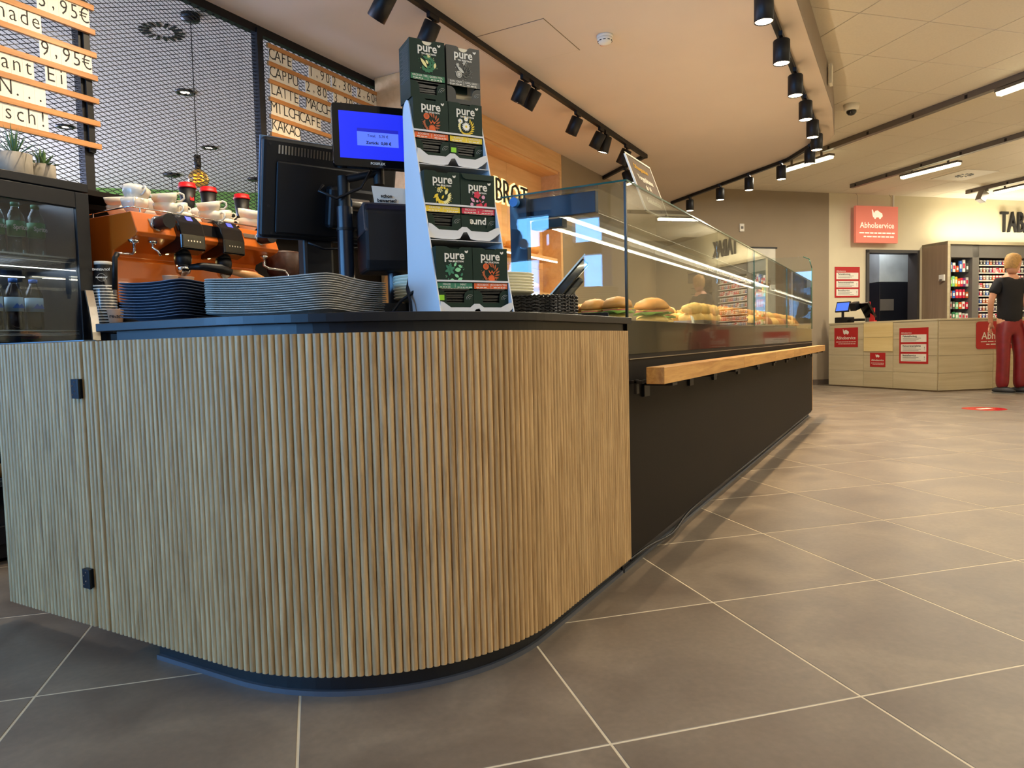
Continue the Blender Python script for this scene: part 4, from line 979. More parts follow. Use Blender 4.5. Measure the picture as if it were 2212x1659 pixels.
for k in range(4):
    p, q2 = ptsS[k], ptsS[k + 1]
    b.add([(p[0] - .03, p[1] - .02, p[2]), (p[0] + .012, p[1] + .01, p[2]), (q2[0] + .012, q2[1] + .01, q2[2]), (q2[0] - .03, q2[1] - .02, q2[2]),
           (p[0] - .03, p[1] + .01, p[2]), (p[0] + .012, p[1] + .03, p[2]), (q2[0] + .012, q2[1] + .03, q2[2]), (q2[0] - .03, q2[1] + .01, q2[2])],
          [(0, 1, 2, 3), (7, 6, 5, 4), (0, 3, 7, 4), (1, 5, 6, 2), (0, 4, 5, 1), (3, 2, 6, 7)])
st = b.obj('side_stripe', TSH, pz)
for k in range(14):
    z = .16 + k * .054; MB().box(-.012, .012, -.004, .004, 0, .018).obj('stripe_mark', WHITE, st, (.170, -.118 - .018 * sin((z - .1) * 3.6), z), (0, 0, .5))
for x, y in ((-.095, -.04), (.125, -.06)):
    sh = superell(.058, .155, .062, n=18, flat=.3, jit=0).obj('shoe', SHOE, pz, (x, y, .012), (0, 0, .35))
    MB().prism([(a * .98, c) for a, c in rrect(.11, .285, .05)], 0, .018).obj('sole', GREYP, sh, (0, 0, -.012))

# ================================================================== BACK COUNTER AND MACHINE
bc = thing('back_counter', 'dark back counter running along the wall behind the service counter', 'counter', (0, 0, 0))
MB().box(-3.54, -2.93, 1.78, 6.84, .08, .885).obj('body', BLACKS, bc); MB().box(-3.54, -2.95, 1.80, 6.82, 0, .08).obj('plinth', PLIN, bc)
for k in range(8): MB().box(-2.93, -2.912, 1.80 + k * .63, 2.42 + k * .63, .09, .87).obj('door', BLACK, bc, bev=.002)
tag(MB().box(-3.55, -2.90, 1.765, 6.855, .885, .92).obj('back_worktop', TOPB, bev=.002), 'dark worktop lying on the back counter under the coffee machine', 'worktop')
BZ = .9202
em = thing('espresso_machine', 'orange two group espresso machine with black controls and white cups on top', 'coffee machine', (-3.05, 1.85, BZ))
prof = [(-.25, .10), (.06, .10), (.06, .285), (.035, .30), (.045, .325), (.205, .375), (.218, .39), (.18, .48), (-.25, .48)]
MB().prism(prof, 0, .77, 'y').obj('housing', ORANGE, em, bev=.004)
MB().prism([(-.24, .012), (.20, .012), (.20, .10), (-.24, .10)], .01, .76, 'y').obj('drip_tray', STEEL, em, bev=.003)
for x, y in ((-.2, .05), (.15, .05), (-.2, .72), (.15, .72)): MB().cyl((x, y, 0), (x, y, .014), .025, n=14).obj('foot', BLACK, em)
gh = MB(); gh.prism([(.12, .488), (.185, .496), (.235, .455), (.252, .40), (.252, .335), (.20, .318), (.08, .318)], -.062, .062, 'y'); ghm = gh.mesh('group_cover', BLACKG)
for y in (.245, .465):
    g = put('group_cover', ghm, em, (0, y, 0), bev=.006)
    sc3 = MB().box(-.015, .015, 0, .03, 0, .001).obj('display', emis('blue_lcd', (60, 70, 220), 1.0), g, (.2115, -.005, .4758), (0, radians(50.6), 0))
    MB().box(.250, .2545, -.055, .055, .345, .395).obj('button_strip', BLACKG, g)
    for k in range(5): MB().cyl((.2543, -.03 + k * .015, .372), (.256, -.03 + k * .015, .372), .0035, n=10).obj('button', CHROME, g)
    MB().lathe([(.035, .320), (.038, .30), (.034, .275), (.03, .27)], 20).obj('group_head', BLACK, g, (.17, 0, 0))
    pf = MB().lathe([(.033, .27), (.035, .255), (.028, .235), (.012, .225), (.012, .20)], 20).obj('portafilter', CHROME, em, (.17, y, 0))
    if y < .3: MB().tube([(.03, .01, .262), (.07, .05, .265), (.10, .12, .258), (.11, .17, .245)], [.013, .018, .022, .017], 10).obj('handle', BLACK, pf)
    else: MB().tube([(.03, .01, .258), (.06, .05, .25), (.09, .10, .238), (.10, .15, .225)], [.011, .018, .023, .014], 10).obj('handle', mat('wood_handle', (196, 142, 84), .4), pf)
    MB().tube([(0, -.015, .205), (0, -.02, .185)], .006, 8).obj('spout', CHROME, pf)
MB().box(-.03, .03, -.045, .045, 0, .004).obj('menu_screen', BLACKG, em, (.1995, .357, .437), (0, radians(67), 0), bev=.001)
MB().box(-.018, .018, -.05, .05, 0, .003).obj('brushed_plate', STEEL, em, (.1995, .118, .437), (0, radians(67), 0))
MB().box(-.011, .011, -.035, .035, 0, .003).obj('name_badge', STEEL, em, (.1975, .60, .443), (0, radians(67), 0))
for y in (.105, .665):
    MB().cyl((.19, y, .435), (.285, y - .0, .44), .026, .031, 20).obj('steam_knob', BLACK, em, bev=.002)
    MB().lathe([(.034, -.004), (.034, .006)], 20).obj('knob_ring', CHROME, em, (.205, y, .436), (0, radians(86), 0))
for y, s_ in ((.02, -1), (.72, 1)):
    MB().lathe([(.024, .0), (.018, -.012), (.010, -.018)], 18).obj('wand_joint', CHROME, em, (.16, y, .362))
    MB().tube([(.16, y, .355), (.16, y, .31), (.17, y + s_ * .02, .298), (.20, y + s_ * .10, .29), (.205, y + s_ * .115, .27), (.20, y + s_ * .12, .12)], .0065, 10).obj('steam_wand', CHROME, em)
MB().tube([(.20, -.08, .29), (.205, -.095, .27), (.20, -.10, .14)], .0105, 10).obj('rubber_grip', BLACK, em)
MB().lathe([(.022, .0), (.016, -.012), (.009, -.018)], 18).obj('nozzle_joint', CHROME, em, (.17, .10, .366)); MB().tube([(.17, .10, .355), (.17, .10, .335), (.185, .115, .32), (.19, .12, .30)], .006, 8).obj('water_nozzle', CHROME, em)
MB().tube([(.17, .76, .50), (.17, .02, .50), (.16, .005, .50), (-.2, .005, .50)], .004, 8).obj('cup_rail', CHROME, em)
for x, y in ((.17, .05), (.17, .72), (-.1, .005)): MB().cyl((x, y, .48), (x, y, .50), .004, n=8).obj('rail_stud', CHROME, em)
MB().box(.125, .235, .13, .29, .10, .152).obj('cup_riser', STEEL, em, bev=.003)
for y in (.20, .42): light('brew_lamp', 'POINT', (.12, y, .31), .05, (1, .75, .3), size=.01, parent=em)
# cups
cup0 = thing('coffee_cup', 'x', 'cup', (0, 0, 0), 0, 'white cups on the espresso machine')
MB().lathe([(.001, .002), (.020, 0), (.022, .004), (.034, .016), (.044, .036), (.0475, .056), (.0455, .056), (.042, .036), (.031, .017), (.001, .010)], 26).obj('bowl', PORC, cup0)
MB().tube([(.043, 0, .048), (.056, 0, .053), (.068, 0, .046), (.068, 0, .032), (.055, 0, .022), (.040, 0, .024)], [.004, .0042, .004, .004, .0042, .004], 8).obj('handle', PORC, cup0)
CZ = BZ + .4825
cups = [(-2.96, 1.93, 1.2), (-2.95, 2.075, 1.2), (-3.0, 2.19, .9), (-2.955, 2.315, 1.2), (-2.99, 2.425, .9), (-2.955, 2.535, 1.15), (-3.13, 1.96, 1.05), (-3.12, 2.13, 1.1), (-3.13, 2.26, .95), (-3.12, 2.39, 1.1), (-3.13, 2.52, .95)]
first = True
for j, (x, y, sc_f) in enumerate(cups):
    for lay in (0, 1):
        lab = 'white cup on the espresso machine, %s from the fridge, %s row, %s' % (ORD[j if j < 6 else j - 6], 'front' if j < 6 else 'back', 'upper' if lay else 'lower')
        az = (-.6, .4, 1.1, .2, .7, 1.3, .5, -.2, .9, .3, 1.0)[j]
        if lay: rot = (radians((-14, 12, -17, 13, -12, 15, 12, -15, 13, -14, 15)[j]), radians(-7), az + .5); loc = (x + .004, y - .004, CZ + .041 * sc_f)
        else: rot = (0, 0, az); loc = (x, y, CZ)
        if first: c_ = cup0; cup0['label'] = lab; cup0.location = loc; cup0.rotation_euler = rot; first = False
        else: c_ = dup(cup0, loc, rot, lab)
        c_.scale = (sc_f,) * 3
# to-go cups with red lids
for i, (y, lb) in enumerate(((2.565, 'black paper cup with red lid, left of the three before the mesh'), (2.70, 'black paper cup with red lid, middle of the three before the mesh'), (2.93, 'black paper cup with red lid, standing alone nearest the till'))):
    t = thing('takeaway_cup', lb, 'cup', (-3.46, y, 1.571), .4 * i)
    MB().lathe([(.001, 0), (.030, 0), (.031, .002), (.044, .125), (.001, .125)], 26).obj('paper_cup', BLACK, t)
    MB().lathe([(.047, .122), (.048, .130), (.044, .134), (.043, .150), (.039, .152), (.001, .148)], 26).obj('lid', REDL, t)
    MB().box(-.012, .012, -.012, .012, -.0004, .0004).obj('red_emblem', REDL, t, (.0375, 0, .065), (0, radians(84), 0))
# stack of inverted paper cups
bands = [(.001, 0)]
t = thing('paper_cup_stack', 'tall stack of upturned paper cups in film between fridge and coffee machine', 'cup stack', (-3.005, 1.80, BZ))
for k in range(13):
    z = k * .0125
    b = MB().lathe([(.046, z), (.0475, z + .002), (.0475, z + .005), (.045, z + .0065)], 26); b.lathe([(.0448, z + .006), (.0444, z + .0126)], 26, 1); b.obj('cup_rim', [WHITE, BLACK], t)
zt = 13 * .0125
MB().lathe([(.0455, zt), (.047, zt + .003), (.0455, zt + .006), (.0445, zt + .006), (.034, zt + .098), (.035, zt + .106), (.033, zt + .108), (.001, zt + .104)], 28).obj('top_cup', BLACK, t)
MB().lathe([(.0345, zt + .094), (.0358, zt + .098), (.0352, zt + .107), (.033, zt + .1085), (.0325, zt + .104)], 28).obj('white_base', WHITE, t)
MB().lathe([(.0462, zt), (.0476, zt + .003), (.0462, zt + .0062)], 28).obj('white_rim', WHITE, t)
MB().lathe([(.049, .002), (.050, .06), (.049, zt - .01), (.0475, zt)], 20).obj('film_wrap', glass('film', (.96, .96, .96), .2, 1.4), t)
txt('JOUVERING', .0125, WHITE, t, (.030, -.028, zt + .072), (radians(98), radians(180), radians(47)), bold=.0004)
b = MB(); b.tube([(.016 * cos(a), .016 * sin(a), 0) for a in [k * pi / 12 for k in range(24)]], .0006, 5, closed=True)
b.obj('ring_emblem', WHITE, t, (.0335, -.0295, zt + .038), (radians(97), 0, radians(47)))
txt('JOUVERING', .0082, WHITE, t, (.0345, -.0305, zt + .038), (radians(98), radians(180), radians(47)), bold=.0004)
# espresso paper cups
for i, (x, y, z, lb) in enumerate(((-2.985, 2.02, BZ, 'pink paper cup printed retto, standing before the coffee machine'), (-2.87, 2.02, BZ + .1525, 'pale pink paper cup on the drip tray of the coffee machine'), (-2.87, 2.10, BZ + .1525, 'second pale pink paper cup on the drip tray, nearer the portafilters'))):
    if i == 0: x, y = -2.935, 1.80
    t = thing('espresso_cup', lb, 'cup', (x, y, z))
    MB().lathe([(.001, 0), (.024, 0), (.033, .062), (.0345, .064), (.033, .066), (.031, .064), (.001, .008)], 24).obj('paper_cup', mat('cup_pink', (214, 172, 140), .6), t)
    if i == 0: txt('retto', .022, INK, t, (.024, -.016, .035), (radians(84), 0, radians(55)), bold=.0006)
# grinders
for i, y in enumerate((2.80, 3.02)):
    t = thing('coffee_grinder', 'black coffee grinder with dark bean hopper, ' + ('beside the orange machine' if i == 0 else 'second one, behind the till screen'), 'grinder', (-3.0, y, BZ))
    MB().box(-.09, .09, -.08, .08, 0, .24).obj('body', PLASTB, t, bev=.015)
    MB().lathe([(.05, .24), (.085, .30), (.092, .40), (.088, .41), (.001, .412)], 22).obj('bean_hopper', mat('bean_brown', (66, 40, 32), .35, var=.3, scale=60), t)
    MB().cyl((.13, -.03, .02), (.13, -.03, .25), .032, n=20).obj('dosing_cylinder', PLASTB, t); MB().lathe([(.024, .25), (.026, .262), (.022, .27), (.001, .27)], 18).obj('silver_cap', CHROME, t, (.13, -.03, 0))
    MB().box(.09, .10, .0, .07, .12, .20).obj('control_panel', PLASTB, t); MB().box(.1002, .101, .015, .055, .165, .19).obj('small_display', emis('grinder_lcd', (96, 90, 190), .8), t)
    for k in range(2): MB().cyl((.1, .022 + k * .026, .14), (.106, .022 + k * .026, .14), .007, n=12).obj('dial', CHROME, t)
    fk = MB()
    for k in range(4): fk.cyl((.12, -.11 - .02 + k * .014, .09), (.12, -.11 - .02 + k * .014, .15), .0022, n=6)
    fk.box(.115, .125, -.135, -.085, .085, .09); fk.obj('prong_rack', CHROME, t)

# ================================================================== FRIDGE
fg = thing('drinks_fridge', 'black glass door drinks fridge with curved silver handle, left of the coffee machine', 'fridge', (-3.007, 1.756, 0))
NB = mat('fridge_black', (11, 14, 22), .35, spec=.35, var=.04)
# local: x -0.5..0, y -.80..0
Y0 = -.80
for nm, bx in (('side_panel', (-.5, -.03, -.03, 0, .02, 1.506)), ('side_panel', (-.5, -.03, Y0, Y0 + .03, .02, 1.506)), ('top_panel', (-.5, 0, Y0, 0, 1.475, 1.510)), ('bottom_panel', (-.5, -.03, Y0, 0, .02, .12)), ('back_panel', (-.5, -.48, Y0, 0, .02, 1.5))):
    MB().box(*bx).obj(nm, NB, fg, bev=.002)
dr = MB(); dr.box(-.03, 0, -.055, 0, .08, 1.47); dr.box(-.03, 0, Y0, Y0 + .055, .08, 1.47); dr.box(-.03, 0, Y0 + .055, -.055, 1.405, 1.47); dr.box(-.03, 0, Y0 + .055, -.055, .08, .15)
door_ = dr.obj('door', NB, fg, bev=.002)
MB().box(-.018, -.010, Y0 + .055, -.055, .15, 1.405).obj('door_glass', FRGLASS, door_)
hp_ = []
for k in range(13):
    q_ = k / 12; hp_.append((.012 + .035 * sin(pi * q_), -.035 - .055 * (q_) ** 1.0 * 0, 1.065 - .42 * q_))
b = MB()
for k in range(12):
    p, q2 = hp_[k], hp_[k + 1]
    b.add([(p[0] - .004, -.045, p[2]), (p[0] + .004, -.045, p[2]), (p[0] + .004, -.012, p[2]), (p[0] - .004, -.012, p[2]), (q2[0] - .004, -.045, q2[2]), (q2[0] + .004, -.045, q2[2]), (q2[0] + .004, -.012, q2[2]), (q2[0] - .004, -.012, q2[2])],
          [(0, 1, 2, 3), (7, 6, 5, 4), (0, 4, 5, 1), (1, 5, 6, 2), (2, 6, 7, 3), (3, 7, 4, 0)])
b.obj('handle', STEEL, door_)
txt('KLARSTEIN', .024, COLR['silver'], door_, (.0006, -.50, 1.435), (radians(-90), 0, radians(-90) + 0), name='lettering')
for k in range(4): MB().cyl((-.45 + .40 * (k % 2), Y0 + .05 + .7 * (k // 2), 0), (-.45 + .40 * (k % 2), Y0 + .05 + .7 * (k // 2), .022), .02, n=12).obj('foot', BLACK, fg)
for z in (.30, .60, .885, 1.19):
    sh = MB()
    for k in range(12): sh.cyl((-.46 + k * .036, Y0 + .035, z), (-.46 + k * .036, -.035, z), .0016, n=5)
    sh.cyl((-.06, Y0 + .035, z + .012), (-.06, -.035, z + .012), .003, n=8); sh.cyl((-.06, Y0 + .035, z - .006), (-.06, -.035, z - .006), .003, n=8)
    so = sh.obj('wire_shelf', STEEL, fg)
    MB().box(-.052, -.048, Y0 + .04, -.04, z - .002, z + .016).obj('price_rail', GLASS, so)
MB().box(-.05, -.045, Y0 + .04, -.04, 1.148, 1.151).obj('led_strip', LEDM, fg); MB().box(-.46, -.455, Y0 + .04, -.04, 1.148, 1.152).obj('led_strip', LEDM, fg)
light('fridge_led', 'AREA', (-.25, -.4, 1.17), 4, (.85, .95, 1), (0, 0, 0), .3, .7, parent=fg)
light('fridge_led', 'AREA', (-.25, -.4, 1.46), 4, (.85, .95, 1), (0, 0, 0), .3, .7, parent=fg)
def bottle(label, y, z, kind, x=-3.12, group=None):
    t = thing('drink_bottle', label, 'bottle', (x, y, z), 0, group)
    body = {'lemon': glass('pet_clear', (.86, .95, .9), .05, 1.6), 'cola': mat('cola_brown', (40, 22, 16), .15, var=0, coat=.5)}[kind]
    MB().lathe([(.001, 0), (.027, .001), (.031, .006), (.031, .05), (.029, .06), (.0315, .07), (.0315, .135), (.028, .155), (.014, .185), (.0135, .195), (.001, .197)], 22).obj('bottle', body, t)
    MB().lathe([(.0155, .192), (.0155, .207), (.001, .209)], 18).obj('cap', COLR['green'] if kind == 'lemon' else COLR['blue'], t)
    MB().lathe([(.0322, .075), (.0322, .132)], 24).obj('sleeve', mat('sleeve_green', (30, 140, 80), .4) if kind == 'lemon' else mat('sleeve_blue', (170, 196, 206), .5), t)
    if kind == 'lemon': txt('Sprite', .026, WHITE, t, (.0335, 0, .105), FX, bold=.0006, sx=.85)
    else:
        MB().prism([(-.022, 0), (-.005, .02), (.004, .01), (.012, .018), (.022, 0)], .033, .0336, 'x').obj('mountain_print', COLR['blue'], t, (0, 0, .088))
    return t
for i, y in enumerate((1.30, 1.375, 1.45, 1.525, 1.60)):
    bottle('clear lemonade bottle with green sleeve, %s from the fridge handle on the upper shelf' % ORD[4 - i], y, 1.2045, 'lemon', group='lemonade bottles in the fridge')
for i, y in enumerate((1.35, 1.425, 1.50, 1.575)):
    bottle('dark bottle with pale blue mountain sleeve, %s from the fridge handle' % ORD[3 - i], y, .9, 'cola', group='cola bottles in the fridge')
for i, (y, z) in enumerate(((1.43, .615), (1.34, .615), (1.44, .315), (1.35, .315), (1.25, .315))):
    o = superell(.05, .05, .045, seed=i).obj('wrapped_snack', BREAD, None, (-3.13, y, z)); tag(o, 'golden wrapped roll low in the fridge, %s shelf up, %s from the handle side' % (('second', 'lowest')[i > 1], ORD[(0, 1, 0, 1, 2)[i]]), 'snack', 'snacks low in the fridge')
for i, (y, s_, lb) in enumerate(((1.56, 1., 'spiky green succulent in the larger round concrete pot on the fridge'), (1.655, .78, 'broad leaved succulent in the smaller concrete pot on the fridge'))):
    t = thing('potted_succulent', lb, 'plant', (-3.17, y + .01 * i, 1.5105))
    R_ = .062 * s_; H_ = .105 * s_ * (1 if i == 0 else 1.0)
    MB().lathe([(.001, 0), (R_ * .92, 0), (R_, .008), (R_ * 1.0, H_), (R_ * .86, H_), (R_ * .84, H_ * .85), (.001, H_ * .85)], 28).obj('pot', CONC, t)
    rnd = random.Random(i + 5)
    nl = 44 if i == 0 else 18
    for k in range(nl):
        a = k * 2.399; el = radians(18 + 68 * (k / nl)); ln = (.13 if i == 0 else .12) * s_ * rnd.uniform(.8, 1.1); wd = (.0035 if i == 0 else .011) * 1.0
        b = MB(); nn = 4; vs = []; 
        for q_ in range(nn + 1):
            u_ = q_ / nn; r_ = ln * u_ * cos(el * (1 - .0 * u_)); z_ = ln * u_ * sin(el) - .02 * u_ * u_ * cos(el); w3 = wd * (1 - u_ ** 2.2) + .0004
            for dx, dz in ((-w3, 0), (0, -w3 * .5), (w3, 0), (0, w3 * .25)): vs.append((r_, dx, z_ + dz + H_ * .86))
        fs = [(q_ * 4 + c, q_ * 4 + (c + 1) % 4, q_ * 4 + 4 + (c + 1) % 4, q_ * 4 + 4 + c) for q_ in range(nn) for c in range(4)] + [(0, 3, 2, 1), (nn * 4, nn * 4 + 1, nn * 4 + 2, nn * 4 + 3)]
        b.add(vs, fs, 0, True); b.obj('leaf', LEAF, t, (0, 0, 0), (0, 0, a))

# ================================================================== ITEMS ON THE COUNTER
def tray_mesh(w_, l_, m, r=.055):
    base = rrect(w_, l_, r, 8); n = len(base); b = MB(); vs = []
    def ring(inset, z, wave=1.):
        for (x, y) in base:
            ax, ay = abs(x) / (w_ / 2), abs(y) / (l_ / 2); wv = .007 * wave * (min(ax, ay) ** 2.) ; f = 1 - inset / (w_ / 2); g = 1 - inset / (l_ / 2)
            vs.append((x * f, y * g, z + wv))
    # denser outline: subdivide straight edges
    dense = []
    for k in range(n):
        p, q = base[k], base[(k + 1) % n]; d_ = sqrt((p[0] - q[0]) ** 2 + (p[1] - q[1]) ** 2); mcount = max(1, int(d_ / .03))
        for j in range(mcount): dense.append((p[0] + (q[0] - p[0]) * j / mcount, p[1] + (q[1] - p[1]) * j / mcount))
    base = dense; n = len(base)
    rings = [(.050, .0005, .3), (.034, .004, .8), (.022, .0118, 1), (.001, .0124, 1), (0, .0130, 1), (0, .0142, 1), (.002, .0148, 1), (.025, .0144, 1), (.037, .008, .8), (.052, .004, .3)]
    for i_, z, wv in rings: ring(i_, z, wv)
    fs = [(j * n + k, j * n + (k + 1) % n, (j + 1) * n + (k + 1) % n, (j + 1) * n + k) for j in range(len(rings) - 1) for k in range(n)]
    fs.append(tuple(reversed(range(n)))); fs.append(tuple((len(rings) - 1) * n + k for k in range(n)))
    b.add(vs, fs, 0, True); return b.mesh('serving_tray', m)
tm1 = tray_mesh(.375, .37, TRAYL, .06)
for k in range(16):
    o = put('serving_tray', tm1, None, (-1.424 + .0012 * sin(k * 2.1), 1.386 + .001 * cos(k * 1.7), CT + k * .0056), (0, 0, radians(15.4) + .006 * sin(k)))
    tag(o, 'light grey serving tray, %s from the bottom of the large front stack' % ORD[k], 'tray', 'light grey trays stacked on the worktop')
tm2 = tray_mesh(.235, .25, TRAYD, .04)
for k in range(13):
    o = put('serving_tray', tm2, None, (-1.742 + .001 * sin(k * 1.3), 1.262, CT + k * .0075), (0, 0, radians(10) + .005 * sin(k * 2)))
    tag(o, 'dark slate serving tray, %s from the bottom of the small left stack' % ORD[k], 'tray', 'dark trays stacked on the worktop')
# plates and baskets
pm = MB().lathe([(.001, 0), (.055, 0), (.058, .003), (.088, .010), (.098, .016), (.098, .019), (.088, .0145), (.060, .006), (.001, .005)], 40).mesh('plate', PLATE)
def wicker_basket(label, x, y, z, rx, ry, group):
    t = thing('wicker_basket', label, 'basket', (x, y, z), radians(29), group)
    for row in range(3):
        b = MB(); pts = []
        nn = 44
        for k in range(nn):
            a = 2 * pi * k / nn; q = 1 + .018 * (1 if (k + row) % 2 else -1); pts.append((rx * q * cos(a), ry * q * sin(a), .004 + row * .0055))
        b.tube(pts, .0034, 5, closed=True); b.obj('woven_strand', WICK, t)
    b = MB()
    for k in range(60):
        a = 2 * pi * k / 60
        b.tube([(rx * 1.03 * cos(a), ry * 1.03 * sin(a), .016), (rx * 1.0 * cos(a + .10), ry * 1.0 * sin(a + .10), .0225), (rx * .97 * cos(a + .2), ry * .97 * sin(a + .2), .017)], .003, 5)
    b.obj('braided_rim', WICK, t)
    MB().lathe([(.001, .0), (.98, .0), (.98, .003), (.001, .003)], 28, sx=rx, sy=ry, smooth=False).obj('base', WICK, t)
for k in range(5): wicker_basket('oval black wicker basket, %s from the bottom of the stack beside the glass' % ORD[k], -.984, 1.90, CT + k * .0098, .128, .09, 'wicker baskets beside the glass')
for k in range(3): wicker_basket('oval black wicker basket, %s from the bottom, in the stack behind the cables' % ORD[k], -1.241, 1.711, CT + k * .0098, .10, .08, 'wicker baskets behind the cables')
for k in range(7):
    tag(put('plate', pm, None, (-1.095, 1.905, CT + .0645 + k * .0088)), 'ivory plate, %s from the bottom of the stack beside the glass' % ORD[k], 'plate', 'plates beside the glass')
for k in range(8):
    tag(put('plate', pm, None, (-1.243, 1.712, CT + .046 + k * .0088)), 'ivory plate, %s from the bottom of the stack between till and tea stand' % ORD[k], 'plate', 'plates behind the tea stand')
t = MB().box(-.10, .10, -.06, .06, 0, .014).obj('flat_tray', BLACK, None, (-.93, 2.10, CT), (0, 0, radians(20)), bev=.002); tag(t, 'flat black box beside the wicker baskets at the glass', 'box')
t = thing('cable_pair', 'two crossing black cables between the grey trays and the tea stand', 'cable', (-1.175, 1.535, CT))
MB().tube([(-.04, .06, .12), (-.02, .02, .08), (.02, -.02, .04), (.03, -.03, .004), (.02, -.05, .003)], .0045, 8).obj('cable', PLASTB, t)
MB().tube([(.05, .03, .11), (.02, .01, .075), (-.02, -.01, .045), (-.045, -.02, .015), (-.04, -.05, .004)], .0045, 8).obj('cable', PLASTB, t)
# customer display
RZ = radians(50)
cd_ = thing('customer_display', 'customer display with a lit blue screen on a black pole', 'monitor', (-1.462, 1.612, CT), RZ)
MB().cyl((0, 0, .0), (0, 0, .012), .055, n=24).obj('base_plate', BLACK, cd_); MB().cyl((0, 0, .01), (0, 0, .34), .0235, n=24).obj('pole', mat('pole_blue_black', (20, 25, 36), .3, var=0), cd_)
MB().cyl((0, 0, .34), (0, 0, .43), .018, n=24).obj('pole', BLACK, cd_); MB().cyl((0, 0, .27), (0, 0, .278), .026, n=24).obj('clamp_ring', BLACK, cd_)
MB().cyl((0, 0, .42), (.10, -.035, .44), .012, n=12).obj('arm', BLACK, cd_); MB().cyl((.10, -.03, .405), (.10, -.03, .45), .016, n=14).obj('joint', BLACK, cd_)



b = MB().prism(rrect(.262, .180, .010), -.008, .016, 'y')
sc4 = b.obj('screen_body', BLACKG, cd_, (.095, -.065, .532), (radians(-2), 0, 0), bev=.002)
MB().box(-.112, .112, -.0088, -.008, -.066, .068).obj('screen_picture', SCRB, sc4)
MB().box(-.062, .058, -.0094, -.0088, -.028, .012).obj('dialog_box', SCRD, sc4); MB().box(-.062, .058, -.0094, -.0088, .012, .022).obj('dialog_title', emis('dialog_title', (24, 30, 170), .8), sc4)
txt('Total:   5,70 €', .0105, INK, sc4, (-.002, -.0098, .001), FY); txt('Zurück:  0,00 €', .0115, INK, sc4, (0, -.0098, -.019), FY, bold=.0003)
txt('POSIFLEX', .010, WHITE, sc4, (-.005, -.0084, -.078), FY, bold=.0003)
MB().tube([(-.02, .02, -.09), (-.05, .03, -.14), (-.12, .05, -.17), (-.17, .05, -.15), (-.155, .06, -.13)], .0045, 8).obj('cable', PLASTB, sc4)
# POS monitor seen from behind
pm_ = thing('till_monitor', 'large black till monitor seen from behind with vent slots', 'monitor', (-1.605, 1.675, CT), radians(66))
MB().box(-.11, .11, .0, .18, 0, .02).obj('foot', PLASTB, pm_, bev=.006); MB().box(-.05, .05, .05, .11, .02, .30).obj('stand', PLASTB, pm_, bev=.01)
hb2 = MB().box(-.19, .25, 0, .028, -.145, .150).obj('housing', PLASTB, pm_, (0, .0, .405), (radians(13), 0, 0), bev=.010)
MB().box(-.192, .252, .026, .034, -.148, .153).obj('screen_rim', mat('rim_blue', (90, 120, 150), .3, var=0), hb2, bev=.002)
MB().box(-.15, .18, -.012, 0, -.13, .085).obj('back_cover', PLASTB, hb2, bev=.014); MB().box(-.0, .15, -.06, -.01, -.10, .03).obj('mount_block', PLASTB, hb2, bev=.012)
for k in range(30): MB().box(-.145 + k * .0098, -.140 + k * .0098, -.0015, .0005, .105, .130).obj('vent_slot', STEEL, hb2)
MB().cyl((.055, -.08, -.02), (.115, -.08, -.02), .02, n=18).obj('hinge_barrel', STEEL, hb2)
MB().tube([(-.05, -.02, -.15), (0, -.03, -.165), (.08, -.03, -.16), (.16, -.02, -.15), (.2, -.04, -.17)], .004, 8).obj('cable', PLASTB, hb2)
for x, z in ((-.17, .13), (-.17, -.05), (-.16, -.13)): MB().cyl((x, -.002, z), (x, .001, z), .004, n=10).obj('screw', INK, hb2)
# receipt printer on pole
rp = thing('receipt_printer', 'black receipt printer on a pole with a paper slip sticking out', 'printer', (-1.345, 1.675, CT), RZ)
MB().cyl((.01, 0, 0), (.01, 0, .02), .045, n=20).obj('pole_base', BLACK, rp); MB().cyl((.01, 0, .0), (.01, 0, .15), .021, n=20).obj('pole', mat('pole_blue_black', (20, 25, 36)), rp)
MB().box(.0, .012, -.0225, -.021, .09, .125).obj('pole_label', COLR['silver'], rp)
MB().prism([(-.075, .14), (.06, .14), (.085, .17), (.085, .27), (.06, .315), (-.06, .335), (-.085, .31), (-.085, .17)], -.085, .085, 'x').obj('housing', PLASTB, rp, bev=.008)
MB().prism([(-.086, .25), (.075, .25), (.055, .325), (-.06, .338)], -.088, .088, 'x').obj('lid', mat('printer_lid', (58, 52, 54), .35), rp, bev=.006)
b = MB(); b.add([(-.05, -.05, .325), (.06, -.05, .325), (.062, -.035, .385), (-.055, -.03, .39), (-.05, -.049, .325), (.06, -.049, .325), (.062, -.034, .385), (-.055, -.029, .39)], [(0, 1, 2, 3), (7, 6, 5, 4), (0, 4, 5, 1), (1, 5, 6, 2), (2, 6, 7, 3), (3, 7, 4, 0)])
pp = b.obj('paper_slip', WHITE, rp); txt('schon\nbewertet?', .014, INK, pp, (-.015, -.0475, .352), (radians(76), 0, 0), bold=.0005)
MB().box(-.10, .06, -.13, -.085, .02, .045).obj('bracket_tray', BLACK, rp)

